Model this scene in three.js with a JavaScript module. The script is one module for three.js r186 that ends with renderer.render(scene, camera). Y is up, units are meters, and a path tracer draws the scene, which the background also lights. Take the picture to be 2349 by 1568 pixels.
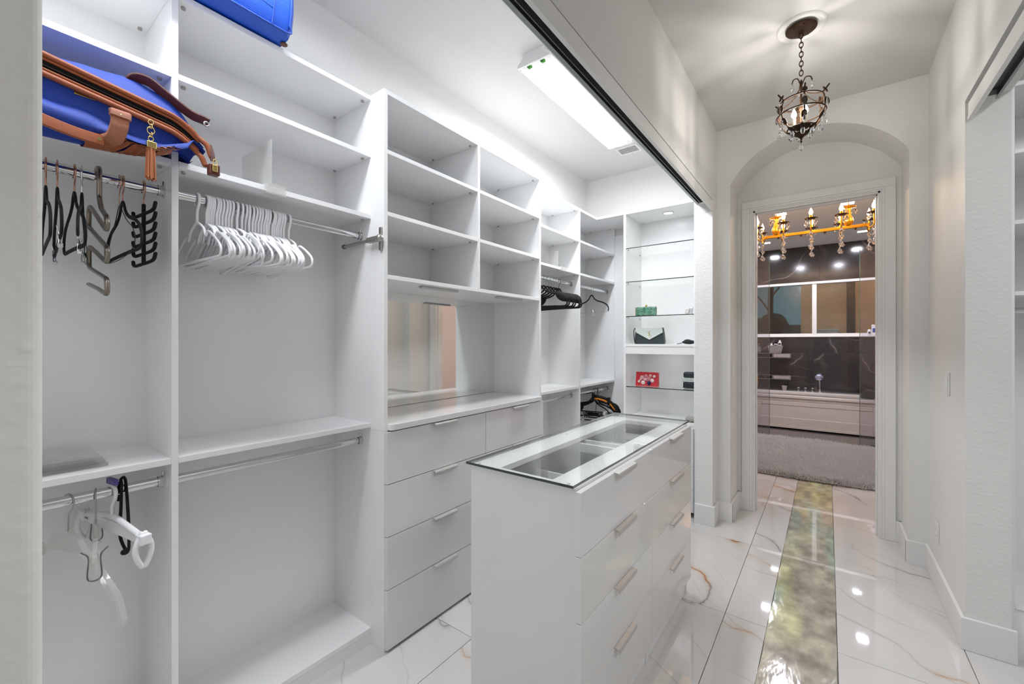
import * as THREE from 'three';
import { RoundedBoxGeometry } from 'three/addons/geometries/RoundedBoxGeometry.js';
import { mergeGeometries, toCreasedNormals } from 'three/addons/utils/BufferGeometryUtils.js';
import { RectAreaLightUniformsLib } from 'three/addons/lights/RectAreaLightUniformsLib.js';

// ---------- camera, sky, exposure ----------
RectAreaLightUniformsLib.init();
const scene = new THREE.Scene();
const W = 2349, H = 1568;
const camera = new THREE.PerspectiveCamera(2 * Math.atan(784 / 965) * 180 / Math.PI, W / H, 0.05, 60);
camera.position.set(0, 1.39, 0);
camera.rotation.set(0, Math.atan(723.5 / 965), 0);
const renderer = new THREE.WebGLRenderer();
renderer.toneMapping = THREE.LinearToneMapping;
renderer.toneMappingExposure = 1.0;
renderer.shadowMap.enabled = true;
scene.background = new THREE.Color().setRGB(0.045, 0.12, 0.145);     // dusk sky beyond the bathroom window

// ---------- large area lights (strip lights of the two closets, hall light behind the camera) ----------
const LUM = { strip: 40, near: 32, strip2: 30, hall: 8, chand: 0.24, puck: 18, bath: 0.36, square: 430 };
function areaLight(x, y, z, w, d, power, color = 0xffffff) {            // faces down
  const l = new THREE.RectAreaLight(color, power, w, d);
  l.position.set(x, y, z); l.rotation.x = -Math.PI / 2; scene.add(l); return l;
}
areaLight(-1.335, 2.955, -2.62, 0.19, 1.24, LUM.strip, 0xf6faff);
areaLight(-1.335, 2.955, -0.20, 0.19, 1.24, LUM.near, 0xf6faff);
areaLight(1.30, 2.955, -1.2, 0.19, 1.24, LUM.strip2, 0xf6faff);
areaLight(-0.10, 3.00, 0.95, 0.50, 0.50, LUM.hall, 0xffffff);

// ---------- helpers ----------
let seed = 7;
const rnd = () => { seed = (seed * 1664525 + 1013904223) >>> 0; return seed / 4294967296; };
const rr = (a, b) => a + (b - a) * rnd();
const taken = {};
function numbered(n) { taken[n] = (taken[n] || 0) + 1; return taken[n] === 1 ? n : n + '_' + String(taken[n] - 1).padStart(3, '0'); }
const shadowOn = o => { o.castShadow = true; o.receiveShadow = true; return o; };
function uvM(g) {                                                      // planar uv in metres, by face normal
  if (g.index) g = g.toNonIndexed();
  const p = g.attributes.position, uv = new Float32Array(p.count * 2);
  const a = new THREE.Vector3(), b = new THREE.Vector3(), c = new THREE.Vector3();
  for (let i = 0; i < p.count; i += 3) {
    a.fromBufferAttribute(p, i); b.fromBufferAttribute(p, i + 1); c.fromBufferAttribute(p, i + 2);
    const n = b.clone().sub(a).cross(c.clone().sub(a)); const ax = Math.abs(n.x), ay = Math.abs(n.y), az = Math.abs(n.z);
    for (const [k, v] of [[0, a], [1, b], [2, c]]) {
      const [u, w] = ax >= ay && ax >= az ? [v.z, v.y] : ay >= az ? [v.x, v.z] : [v.x, v.y];
      uv[(i + k) * 2] = u; uv[(i + k) * 2 + 1] = w;
    }
  }
  g.setAttribute('uv', new THREE.BufferAttribute(uv, 2)); return g;
}
function box(x0, x1, y0, y1, z0, z1, r = 0) {                           // world-aligned box between two corners
  const w = x1 - x0, h = y1 - y0, d = z1 - z0;
  let g = r ? new RoundedBoxGeometry(w, h, d, 1, Math.min(r, w / 2.1, h / 2.1, d / 2.1)) : new THREE.BoxGeometry(w, h, d);
  g.translate((x0 + x1) / 2, (y0 + y1) / 2, (z0 + z1) / 2); return uvM(g);
}
function clean(g) {
  if (g.index) g = g.toNonIndexed();
  for (const k of Object.keys(g.attributes)) if (!['position', 'normal', 'uv', 'color'].includes(k)) g.deleteAttribute(k);
  if (!g.attributes.normal) g.computeVertexNormals();
  if (!g.attributes.uv) g.setAttribute('uv', new THREE.BufferAttribute(new Float32Array(g.attributes.position.count * 2), 2));
  return g;
}
function merge(gs) { if (!Array.isArray(gs)) return clean(gs); return gs.length === 1 ? clean(gs[0]) : mergeGeometries(gs.map(clean)); }
function offsetOf(o) { const v = new THREE.Vector3(); for (let p = o; p && p !== scene; p = p.parent) v.add(p.position); return v; }
function part(name, gs, m, parent, label) {                            // geometry given in world coordinates
  const g = merge(gs), o = offsetOf(parent); g.translate(-o.x, -o.y, -o.z);
  const me = shadowOn(new THREE.Mesh(g, m)); me.name = name; if (label) me.userData.label = label;
  parent.add(me); return me;
}
function tag(o, label, category, group) { o.userData.label = label; o.userData.category = category; if (group) o.userData.group = group; return o; }
function thing(name, label, category, pos = [0, 0, 0], group) {
  const g = new THREE.Group(); g.name = numbered(name); g.position.set(...pos); scene.add(g); return tag(g, label, category, group);
}
function single(name, label, category, gs, m, group) {                 // a thing that is one mesh
  const g = merge(gs); g.computeBoundingBox(); const b = g.boundingBox, c = [(b.min.x + b.max.x) / 2, b.min.y, (b.min.z + b.max.z) / 2];
  g.translate(-c[0], -c[1], -c[2]); const me = shadowOn(new THREE.Mesh(g, m)); me.name = numbered(name); me.position.set(...c); scene.add(me);
  return tag(me, label, category, group);
}
function struct(name, gs, m) {
  const me = shadowOn(new THREE.Mesh(merge(gs), m)); me.name = name; me.userData.kind = 'structure'; scene.add(me); return me;
}
function copyOf(o, label, pos, turn) {
  const c = o.clone(); c.name = numbered(o.name.replace(/_\d{3}$/, '')); c.userData = { ...o.userData };
  if (label) c.userData.label = label; if (pos) c.position.set(...pos); if (turn !== undefined) c.rotation.y = turn; scene.add(c); return c;
}
const V = (x, y, z) => new THREE.Vector3(x, y, z);
function tube(pts, r, seg = 40, rad = 8, closed = false, tension = 0.5) {
  const c = new THREE.CatmullRomCurve3(pts.map(p => p.isVector3 ? p : V(...p)), closed, 'catmullrom', tension);
  const t = new THREE.TubeGeometry(c, seg, r, rad, closed); if (closed) return clean(t);
  const caps = [0, 1].map(k => { const s = new THREE.SphereGeometry(r, rad, 4); s.translate(...c.getPoint(k).toArray()); return clean(s); });
  return mergeGeometries([clean(t), ...caps]);
}
function rod(a, b, r, rad = 12) {                                      // straight cylinder between two points
  const A = V(...a), B = V(...b), d = B.clone().sub(A), g = new THREE.CylinderGeometry(r, r, d.length(), rad);
  g.applyQuaternion(new THREE.Quaternion().setFromUnitVectors(V(0, 1, 0), d.clone().normalize())); g.translate(...A.add(B).multiplyScalar(0.5).toArray()); return clean(g);
}
function ball(x, y, z, r, sy = 1, seg = 12) { const g = new THREE.SphereGeometry(r, seg, Math.max(6, seg * 0.7 | 0)); g.scale(1, sy, 1); g.translate(x, y, z); return clean(g); }
function lathe(prof, x, y, z, seg = 20) { const g = new THREE.LatheGeometry(prof.map(p => new THREE.Vector2(p[0], p[1])), seg); g.translate(x, y, z); return clean(g); }
function extrude(pts, depth, bevel = 0, holes = []) {                  // shape in x,y, extruded along +z
  const s = new THREE.Shape(pts.map(p => new THREE.Vector2(p[0], p[1])));
  for (const h of holes) s.holes.push(new THREE.Path(h.map(p => new THREE.Vector2(p[0], p[1]))));
  return clean(new THREE.ExtrudeGeometry(s, { depth, bevelEnabled: bevel > 0, bevelSize: bevel, bevelThickness: bevel, bevelSegments: 2, steps: 1 }));
}

// ---------- noise and textures ----------
function hash(ix, iy, s) { let h = (Math.imul(ix, 374761393) + Math.imul(iy, 668265263) + Math.imul(s, 2147483647 ^ 974711)) | 0; h = Math.imul(h ^ (h >>> 13), 1274126177); return ((h ^ (h >>> 16)) >>> 0) / 4294967296; }
function vn(x, y, s, per = 0) {
  const ix = Math.floor(x), iy = Math.floor(y), fx = x - ix, fy = y - iy, u = fx * fx * (3 - 2 * fx), v = fy * fy * (3 - 2 * fy);
  const w = k => per ? ((k % per) + per) % per : k;
  const a = hash(w(ix), w(iy), s), b = hash(w(ix + 1), w(iy), s), c = hash(w(ix), w(iy + 1), s), d = hash(w(ix + 1), w(iy + 1), s);
  return a + (b - a) * u + (c - a) * v + (a - b - c + d) * u * v;
}
function fbm(x, y, s, o = 4, per = 0) { let t = 0, a = 0.5, n = 0; for (let i = 0; i < o; i++) { t += a * vn(x, y, s + i * 17, per); n += a; a *= 0.5; x *= 2; y *= 2; per *= 2; } return t / n; }
function tex(w, h, fn, srgb, rep) {                                    // fn(u, v) -> [r, g, b] 0..1
  const d = new Uint8Array(w * h * 4);
  for (let j = 0; j < h; j++) for (let i = 0; i < w; i++) { const c = fn(i / w, j / h, i, j), k = (j * w + i) * 4; for (let q = 0; q < 3; q++) d[k + q] = Math.max(0, Math.min(255, c[q] * 255)); d[k + 3] = 255; }
  const t = new THREE.DataTexture(d, w, h); t.magFilter = THREE.LinearFilter; t.minFilter = THREE.LinearMipmapLinearFilter; t.generateMipmaps = true;
  t.wrapS = t.wrapT = THREE.RepeatWrapping; if (srgb) t.colorSpace = THREE.SRGBColorSpace; if (rep) t.repeat.set(...rep); t.needsUpdate = true; return t;
}
const g1 = v => [v, v, v];
const peel = tex(512, 512, (u, v) => g1(0.55 * fbm(u * 24, v * 40, 3, 3, 24) + 0.45 * Math.pow(vn(u * 48, v * 48, 9, 48), 2)), false, [2.2, 2.2]);
const fineTex = tex(256, 256, (u, v) => g1(fbm(u * 32, v * 32, 5, 3, 32)), false, [6, 6]);
const leatherTex = tex(256, 256, (u, v) => g1(fbm(u * 40, v * 40, 15, 2, 40)), false, [8, 8]);
function marbleTex(s, N, dark) {
  const ang = dark ? 0.5 + (s % 5) * 0.35 : 0.62 + (s % 4) * 0.07, ca = Math.cos(ang), sa = Math.sin(ang);
  return tex(N, N, (u, v) => {
    let x = (u * ca + v * sa) * 1.0, y = (-u * sa + v * ca) * 2.0;
    const q = dark ? 3 : 1.4, wx = (fbm(u * q + 5, v * q, s, 3) - 0.5) * (dark ? 1 : 0.75) + 0.10 * (fbm(u * 9, v * 9, s + 3, 3) - 0.5), wy = (fbm(u * q, v * q + 9, s + 50, 3) - 0.5) * (dark ? 1 : 0.7) + 0.08 * (fbm(u * 10, v * 10, s + 61, 3) - 0.5);
    const a = y * (dark ? 1.5 : 0.9) + wx * 1.7 + s * 0.37, b = y * (dark ? 2.6 : 2.0) + x * 0.8 + wy * 2.2 + s * 0.71;
    const r1 = 1 - Math.abs(2 * (a - Math.floor(a)) - 1), r2 = 1 - Math.abs(2 * (b - Math.floor(b)) - 1);
    const m1 = Math.max(0, fbm(u * 2.2, v * 2.2, s + 90, 3) * 2.6 - (dark ? 0.95 : 0.72)), m2 = Math.max(0, fbm(u * 2.6 + 3, v * 2.6, s + 130, 3) * 2.6 - (dark ? 1.0 : 0.85));
    const core = Math.pow(r1, 70) * Math.min(1, m1), halo = Math.pow(r1, 12) * Math.min(1, m1), thin = Math.pow(r2, 60) * Math.min(1, m2), cloud = fbm(u * 4, v * 4, s + 7, 4);
    if (dark) {
      const k = Math.min(1, halo * 0.55 + core * 0.9 + thin * 0.7), base = 0.14 + 0.13 * (cloud - 0.3);
      return [base * 1.08 + k * 0.42, base + k * 0.39, base * 1.02 + k * 0.38];
    }
    const gold = Math.max(0, Math.min(1, fbm(u * 2.4 + 11, v * 2.4, s + 33, 3) * 7 - 3.7)), base = 0.925 - 0.05 * Math.max(0, cloud - 0.45);
    const k = Math.min(1, core * 1.1 + halo * 0.36 * (0.6 + gold) + thin * 0.42);
    const vr = 0.60 + 0.10 * gold, vg = 0.585 - 0.18 * gold, vb = 0.56 - 0.40 * gold;
    return [base + (vr - base) * k, base * 0.992 + (vg - base) * k, base * 0.985 + (vb - base) * k];
  }, true);
}

// ---------- materials ----------
const S = (o) => new THREE.MeshStandardMaterial(o), P = (o) => new THREE.MeshPhysicalMaterial(o);
const M = {
  paint: S({ color: 0xe6e5e2, roughness: 0.62, bumpMap: peel, bumpScale: 0.0016 }),
  ceiling: S({ color: 0xd6d5d3, roughness: 0.8, bumpMap: fineTex, bumpScale: 0.0006 }),
  trim: S({ color: 0xe9e8e6, roughness: 0.35 }),
  lam: P({ color: 0xf5f5f5, roughness: 0.38, clearcoat: 0.25, clearcoatRoughness: 0.18 }),
  gloss: P({ color: 0xe3e3e4, roughness: 0.28, clearcoat: 0.9, clearcoatRoughness: 0.04 }),
  counter: P({ color: 0xe8e8e8, roughness: 0.2, clearcoat: 0.7, clearcoatRoughness: 0.05 }),
  grout: S({ color: 0xb8b5b0, roughness: 0.9 }),
  chrome: S({ color: 0xd6d7d8, metalness: 1, roughness: 0.09 }),
  nickel: S({ color: 0xb5b2ad, metalness: 1, roughness: 0.3 }),
  satin: S({ color: 0xc9c7c5, metalness: 0.6, roughness: 0.4 }),
  trackDark: S({ color: 0x7c807e, metalness: 0.7, roughness: 0.45 }),
  trackLite: S({ color: 0x9a9d9c, metalness: 0.8, roughness: 0.4 }),
  mirror: S({ color: 0xeef0ef, metalness: 1, roughness: 0.015 }),
  glass: P({ color: 0xfdfefd, roughness: 0.0, transmission: 1, thickness: 0, ior: 1.5 }),
  glassEdge: P({ color: 0x1f332d, roughness: 0.12, clearcoat: 1 }),
  glassEdgeLite: P({ color: 0x3f5a52, roughness: 0.12, clearcoat: 1 }),
  acrylic: P({ color: 0xf6f6f4, roughness: 0.06, transmission: 0.8, thickness: 0, ior: 1.49 }),
  crystal: P({ color: 0xffffff, roughness: 0.0, transmission: 1, thickness: 0.01, ior: 1.55 }),
  whitePlastic: P({ color: 0xf6f6f8, roughness: 0.32, clearcoat: 0.3 }),
  black: P({ color: 0x0d0d0e, roughness: 0.85, sheen: 0.4, sheenRoughness: 0.5, sheenColor: 0x333336 }),
  blackGloss: S({ color: 0x0b0b0c, roughness: 0.3 }),
  bronze: S({ color: 0x4c392b, bumpMap: fineTex, bumpScale: 0.002, metalness: 0.85, roughness: 0.42 }),
  gold: S({ color: 0xd79a2e, metalness: 0.95, roughness: 0.3 }),
  paleGold: S({ color: 0xd9bf7c, metalness: 1, roughness: 0.22 }),
  rose: S({ color: 0xb98a76, metalness: 1, roughness: 0.25 }),
  blue: P({ color: 0x1552c4, roughness: 0.42, bumpMap: leatherTex, bumpScale: 0.0004, clearcoat: 0.15 }),
  blueCloth: P({ color: 0x0c3595, roughness: 0.62, sheen: 0.3, sheenColor: 0x4c7dff, bumpMap: leatherTex, bumpScale: 0.0005 }),
  tan: P({ color: 0xa35428, roughness: 0.42, bumpMap: leatherTex, bumpScale: 0.0004, clearcoat: 0.25 }),
  brown: P({ color: 0x5d2d1f, roughness: 0.45, bumpMap: leatherTex, bumpScale: 0.0004, clearcoat: 0.2 }),
  tubWhite: P({ color: 0xdcd8d6, roughness: 0.15, clearcoat: 0.8, clearcoatRoughness: 0.05 }),
  bathPaint: S({ color: 0xdccfc8, roughness: 0.6, bumpMap: fineTex, bumpScale: 0.0004 }),
};
const glow = (c, k) => S({ color: 0xffffff, emissive: c, emissiveIntensity: k, roughness: 0.6 });

// ================= the room shell =================
const XC = -2.0, XL = -0.695, XR = 0.5, ZB = -3.96, CEIL = 3.045, T = 0.915;
const marbles = [1, 2, 3, 4].map(s => marbleTex(s * 13, 640, false));
const tileMats = marbles.map(t => P({ map: t, roughness: 0.03, clearcoat: 0.4, clearcoatRoughness: 0.01, color: 0xe6e5e4 }));
const floor = new THREE.Group(); floor.name = 'floor'; floor.userData.kind = 'structure'; scene.add(floor);
part('screed', box(-2.2, 2.3, -0.10, -0.011, -9.05, 2.0), M.grout, floor);
{ // square polished tiles, cut along the inlay strip that runs down the hall
  const xs = [-2.25, -1.335, -0.42, 0.495, 1.41, 2.325], G = 0.0012; let n = 0;
  for (let i = 0; i < 5; i++) for (let k = -3; k < 10; k++) {
    const z1 = -2.385 + 0.915 * (3 - k) - 0.915 * 0, z0 = z1 - T; if (z0 > 2.0 || z1 < -7.15) continue;
    const cuts = i === 2 ? [[xs[2], -0.236], [0.036, xs[3]]] : [[xs[i], xs[i + 1]]];
    const mi = (i * 3 + k * 5 + (k * k % 3) + 60) % 4, flip = (i + k) % 2;
    for (const [x0, x1] of cuts) {
      const a = Math.max(x0, -2.18), b = Math.min(x1, 2.28), c = Math.max(z0, -7.14), d = Math.min(z1, 1.98); if (b - a < 0.03 || d - c < 0.03) continue;
      const g = box(a + G, b - G, -0.011, 0, c + G, d - G, 0.0012), p = g.attributes.position, uv = g.attributes.uv;
      for (let q = 0; q < p.count; q++) { let u = (p.getX(q) - xs[i]) / T, v = (p.getZ(q) - z0) / T; if (flip) { u = 1 - u; v = 1 - v; } uv.setXY(q, u, v); }
      part('tile', g, tileMats[mi], floor);
    }
  }
}
const inlayTex = tex(256, 2048, (u, v) => {
  const y = v * 14, w = fbm(u * 3, y * 0.6, 71, 4), st = fbm(u * 5 + w, y * 7, 77, 4), big = fbm(u * 1.2, y * 0.55, 82, 3), g = Math.max(0, Math.min(1, big * 5 - 2.2)), t = Math.max(0, Math.min(1, fbm(u * 1.6 + 4, y * 0.7 + 8, 91, 3) * 5 - 2.6));
  const c1 = [0.66, 0.63, 0.57], c2 = [0.76, 0.75, 0.58], c3 = [0.62, 0.72, 0.67];
  const k = 0.72 + 0.62 * st; return [0, 1, 2].map(i => ((c1[i] * (1 - g) + c2[i] * g) * (1 - t) + c3[i] * t) * k);
}, true);
inlayTex.wrapS = inlayTex.wrapT = THREE.ClampToEdgeWrapping;
const inlayBump = tex(256, 1024, (u, v) => g1(0.6 * fbm(u * 9, v * 120, 41, 4) + 0.4 * fbm(u * 3, v * 40, 45, 3)), false);
{
  const n = 90, pts = [], L = []; // wavy hand-cast edges
  for (let i = 0; i <= n; i++) { const z = 1.9 - i / n * 7.5; pts.push([-0.2335 + 0.0022 * Math.sin(i * 2.1) + 0.0022 * (vn(i * 0.9, 2, 3) - 0.5) * 2, z]); }
  for (let i = n; i >= 0; i--) { const z = 1.9 - i / n * 7.5; L.push([0.033 + 0.0022 * (vn(i * 0.8, 5, 4) - 0.5) * 2, z]); }
  let g = extrude([...pts, ...L].map(([x, z]) => [x, -z]), 0.008, 0.002); g.rotateX(-Math.PI / 2); g.translate(0, -0.009, 0);
  const p = g.attributes.position, uv = g.attributes.uv; for (let q = 0; q < p.count; q++) uv.setXY(q, (p.getX(q) + 0.24) / 0.28, (1.9 - p.getZ(q)) / 7.5);
  part('inlay_strip', g, P({ map: inlayTex, bumpMap: inlayBump, bumpScale: 0.0012, roughness: 0.10, clearcoat: 1, clearcoatRoughness: 0.02 }), floor, 'glossy amber and green cast strip set into the marble floor');
}
// ceiling slab with thickness
struct('ceiling', box(-2.2, 2.35, CEIL, CEIL + 0.12, -9.05, 2.0), M.ceiling);
// closet walls
struct('wall_left', box(XC - 0.12, XC, 0, CEIL, -4.08, 0.75), M.paint);
struct('wall_closet_near', box(XC - 0.12, -0.82, 0, CEIL, 0.63, 0.75), M.paint);
// partition between closet and hall: far pier, header, near pier with a rounded corner
{
  const near = []; const r = 0.016, z0 = -0.062;
  near.push([-0.82, 1.9], [XL, 1.9]);
  for (let i = 0; i <= 6; i++) { const t = i / 6 * Math.PI / 2; near.push([XL - r + r * Math.cos(t), z0 + r - r * Math.sin(t)]); }
  for (let i = 0; i <= 6; i++) { const t = i / 6 * Math.PI / 2; near.push([-0.82 + r - r * Math.sin(t), z0 + r - r * Math.cos(t)]); }
  const g = extrude(near.map(([x, z]) => [x, -z]), 2.465); g.rotateX(-Math.PI / 2);
  struct('wall_hall_left', [uvM(g), box(-0.82, XL, 2.465, CEIL, -3.456, 1.9), box(-0.82, XL, 0, CEIL, -3.62, -3.456)], M.paint);
}
// right partition with its own opening
struct('wall_hall_right', [box(XR, 0.64, 0, CEIL, -3.62, -2.762), box(XR, 0.64, 2.483, CEIL, -2.762, 1.9), box(XR, 0.64, 0, 2.483, 0.2, 1.9)], M.paint);
struct('wall_right', box(2.05, 2.17, 0, CEIL, -4.0, 1.0), M.paint);
struct('wall_right_closet_end', box(0.64, 2.17, 0, CEIL, -3.35, -3.23), M.paint);
struct('wall_right_closet_near', box(0.64, 2.17, 0, CEIL, 0.85, 0.97), M.paint);
struct('wall_hall_near', box(-0.9, 0.75, 0, CEIL, 1.9, 2.0), M.paint);
// arch wall
{
  const xa = -0.602, xb = 0.412, cx = (xa + xb) / 2, ys = 2.604, yc = 2.32, R = Math.hypot((xb - xa) / 2, ys - yc), a0 = Math.acos((xb - xa) / 2 / R);
  const arc = []; for (let i = 0; i <= 28; i++) { const t = Math.PI - a0 - (Math.PI - 2 * a0) * i / 28; arc.push([cx + R * Math.cos(t), yc + R * Math.sin(t)]); }
  const outer = [[-0.82, 0], [xa, 0], ...arc, [xb, 0], [0.64, 0], [0.64, CEIL], [-0.82, CEIL]];
  const g = extrude(outer, 0.34); g.translate(0, 0, ZB); struct('wall_arch', uvM(g), M.paint);
}
// back wall with the bathroom doorway (hall side painted grey, bathroom side beige)
const DX0 = -0.488, DX1 = 0.300, DY = 2.462;
struct('wall_back', [box(-2.12, DX0, 0, CEIL, ZB - 0.06, ZB), box(DX1, 2.2, 0, CEIL, ZB - 0.06, ZB), box(DX0, DX1, DY, CEIL, ZB - 0.06, ZB)], M.paint);
struct('wall_bathroom_front', [box(-2.2, DX0, 0, CEIL, -4.08, ZB - 0.0601), box(DX1, 2.3, 0, CEIL, -4.08, ZB - 0.0601), box(DX0, DX1, DY, CEIL, -4.08, ZB - 0.0601)], M.bathPaint);
struct('wall_bathroom_left', box(-2.2, -2.08, 0, CEIL, -9.05, -4.08), M.bathPaint);
struct('wall_bathroom_right', box(2.2, 2.3, 0, CEIL, -9.05, -4.08), M.bathPaint);
// door lining and casing
function casing(name, x0, x1, y1, wid, zf, dep, m) {                    // mitred, stepped profile
  const f = (a, b, d) => { const t = []; t.push(box(x0 - a, x0 - b, 0, y1 + b, zf, zf + d, 0.002), box(x1 + b, x1 + a, 0, y1 + b, zf, zf + d, 0.002), box(x0 - a, x1 + a, y1 + b, y1 + a, zf, zf + d, 0.002)); return t; };
  return struct(name, [...f(wid, wid * 0.3, dep), ...f(wid * 0.3, wid * 0.12, dep * 0.8), ...f(wid * 0.12, 0, dep * 0.55)], m);
}
casing('trim_1', DX0, DX1, DY, 0.082, ZB, 0.016, M.trim);
const jamb = struct('door_1', [box(DX0, DX0 + 0.012, 0, DY, -4.085, ZB + 0.001), box(DX1 - 0.012, DX1, 0, DY, -4.085, ZB + 0.001), box(DX0, DX1, DY - 0.012, DY, -4.085, ZB + 0.001),
  box(DX0 + 0.012, DX0 + 0.022, 0, DY - 0.012, -4.035, -4.0, 0.002), box(DX1 - 0.022, DX1 - 0.012, 0, DY - 0.012, -4.035, -4.0, 0.002), box(DX0, DX1, DY - 0.022, DY - 0.012, -4.035, -4.0, 0.002)], M.trim);
part('hinge', [rod([DX0 + 0.016, 1.03, -4.062], [DX0 + 0.016, 1.12, -4.062], 0.006), box(DX0 + 0.012, DX0 + 0.015, 1.03, 1.12, -4.062, -4.036)], M.gold, jamb);
// fascia boards and sliding door tracks under both headers
struct('trim_2', [box(XL - 0.013, XL + 0.0015, 2.386, 2.458, -3.452, 0.2, 0.0015), box(XL + 0.0005, XL + 0.0035, 2.386, 2.399, -3.452, 0.2)], M.trim);
struct('trim_3', [box(XR - 0.0015, XR + 0.013, 2.372, 2.446, -2.70, 0.2, 0.0015), box(XR - 0.0035, XR - 0.0005, 2.372, 2.386, -2.70, 0.2)], M.trim);
function track(label, x0, x1, y, z0, z1, group) {
  const t = thing('door_track', label, 'track', [(x0 + x1) / 2, y, (z0 + z1) / 2]);
  const th = 0.0035, xm = x0 + (x1 - x0) * 0.36;
  part('channel', [box(x0, x1, y + 0.033, y + 0.037, z0, z1), box(x0, x0 + th, y, y + 0.033, z0, z1), box(x1 - th, x1, y, y + 0.033, z0, z1), box(xm, xm + th, y + 0.004, y + 0.033, z0, z1)], M.trackDark, t);
  part('lip', [box(x0 - 0.004, x0 + 0.012, y - 0.002, y, z0, z1), box(x1 - 0.008, x1 + 0.002, y - 0.002, y, z0, z1)], M.trackLite, t);
  part('stop', [box(x0 + 0.006, x1 - 0.006, y + 0.004, y + 0.03, Math.min(z0, z1) + 0.004, Math.min(z0, z1) + 0.03, 0.003)], M.satin, t);
  for (let i = 0; i < 4; i++) part('screw', (() => { const zz = z0 + (z1 - z0) * (0.08 + i * 0.09); const g = new THREE.CylinderGeometry(0.005, 0.005, 0.004, 8); g.translate(x0 + 0.03, y + 0.031, zz); return g; })(), M.blackGloss, t);
  return t;
}
track('dark aluminium sliding door track under the header between hall and island closet', -0.785, -0.728, 2.428, -3.40, 0.0);
track('grey aluminium sliding door track under the header at the right closet', 0.525, 0.59, 2.446, -2.72, 0.1);
// skirting boards with eased top edge
const BH = 0.145, BT = 0.017;
struct('baseboard_left', [box(-0.822, XL + BT, 0, BH, -3.456, -3.456 + BT, 0.0012), box(XL, XL + BT - 0.0004, 0, BH - 0.0003, -3.604, -3.452, 0.003), box(XL, XL + BT, 0, BH, -0.03, 1.9, 0.003)], M.trim);
struct('baseboard_arch', [box(XL, -0.602 + BT, 0, BH, -3.62, -3.62 + BT, 0.001), box(0.412 - BT, XR - BT + 0.002, 0, BH - 0.0006, -3.62, -3.62 + BT, 0.001)], M.trim);
struct('baseboard_niche', [box(-0.602, -0.602 + BT, 0, BH, ZB, -3.604, 0.003), box(0.412 - BT, 0.412, 0, BH, ZB, -3.604, 0.003), box(-0.602, -0.57, 0, BH, ZB, ZB + BT, 0.003), box(0.382, 0.412, 0, BH, ZB, ZB + BT, 0.003)], M.trim);
struct('baseboard_right', [box(XR - BT + 0.0004, XR, 0, BH - 0.0003, -3.62, -2.766, 0.003), box(XR - BT, 0.655, 0, BH, -2.762, -2.762 + BT, 0.003)], M.trim);

// ================= fitted cabinets =================
const E = 0.0011, XF = -1.685, XB = -1.995;                            // eased edge, front of shallow units, back
const pins = (list) => list.map(([x, y, z, s]) => { const g = new THREE.CylinderGeometry(0.0065, 0.0065, 0.006, 10); g.translate(x, y - 0.0035, z + s * 0.022); return g; });
function railSet(t, x, y, z0, z1) {                                    // oval hanging rail with end brackets
  const g = new THREE.CylinderGeometry(0.015, 0.015, z1 - z0, 20); g.scale(0.62, 1, 1); g.rotateX(Math.PI / 2); g.rotateZ(0); 
  const p = g.attributes.position; for (let i = 0; i < p.count; i++) { } g.translate(x, y, (z0 + z1) / 2);
  const r = part('hanging_rail', g, M.chrome, t);
  for (const [z, s] of [[z0, 1], [z1, -1]]) {
    const b = new THREE.CylinderGeometry(0.019, 0.019, 0.006, 18); b.rotateX(Math.PI / 2); b.scale(0.75, 1.15, 1); b.translate(x, y, z + s * 0.003);
    const c = rod([x, y + 0.018, z + s * 0.003], [x, y + 0.032, z + s * 0.003], 0.006, 10);
    const cup = new THREE.CylinderGeometry(0.0175, 0.0175, 0.018, 18, 1, true); cup.scale(0.66, 1, 1); cup.rotateX(Math.PI / 2); cup.translate(x, y, z + s * 0.009);
    part('rail_bracket', [b, c, cup], M.chrome, r);
  }
}
function shelf(t, name, y, z0, z1, xf = XF, th = 0.0195) { return part(name, box(XB, xf, y - th, y, z0, z1, E), M.lam, t); }
// --- first hanging unit, by the near pier
{
  const t = thing('hanging_unit', 'white hanging unit at the near end, with the blue and tan bag on its shelf', 'closet unit', [-1.84, 0, -0.1]);
  const z0 = -0.425, z1 = 0.55;
  part('side_panel', box(XB, XF, 0, 2.6, -0.4432, z0, E), M.lam, t); part('side_panel', box(XB, XF, 0, 2.6, z1, z1 + 0.018, E), M.lam, t);
  part('back_panel', box(XB - 0.003, XB + 0.001, 0, 2.6, z0, z1), M.lam, t);
  for (const y of [2.525, 2.260, 1.977, 1.017]) shelf(t, 'shelf', y, z0, z1);
  shelf(t, 'deck', 0.074, z0, z1); part('toe_kick', box(XF - 0.02, XF - 0.006, 0, 0.054, z0, z1), M.lam, t);
  railSet(t, -1.76, 1.888, z0, z1); railSet(t, -1.76, 0.931, z0, z1);
  part('shelf_fastener', pins([2.505, 2.24, 1.957, 0.997].flatMap(y => [[XF - 0.035, y, z0, 1], [XB + 0.04, y, z0, 1]])), M.nickel, t).userData.kind = 'stuff';
}
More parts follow.
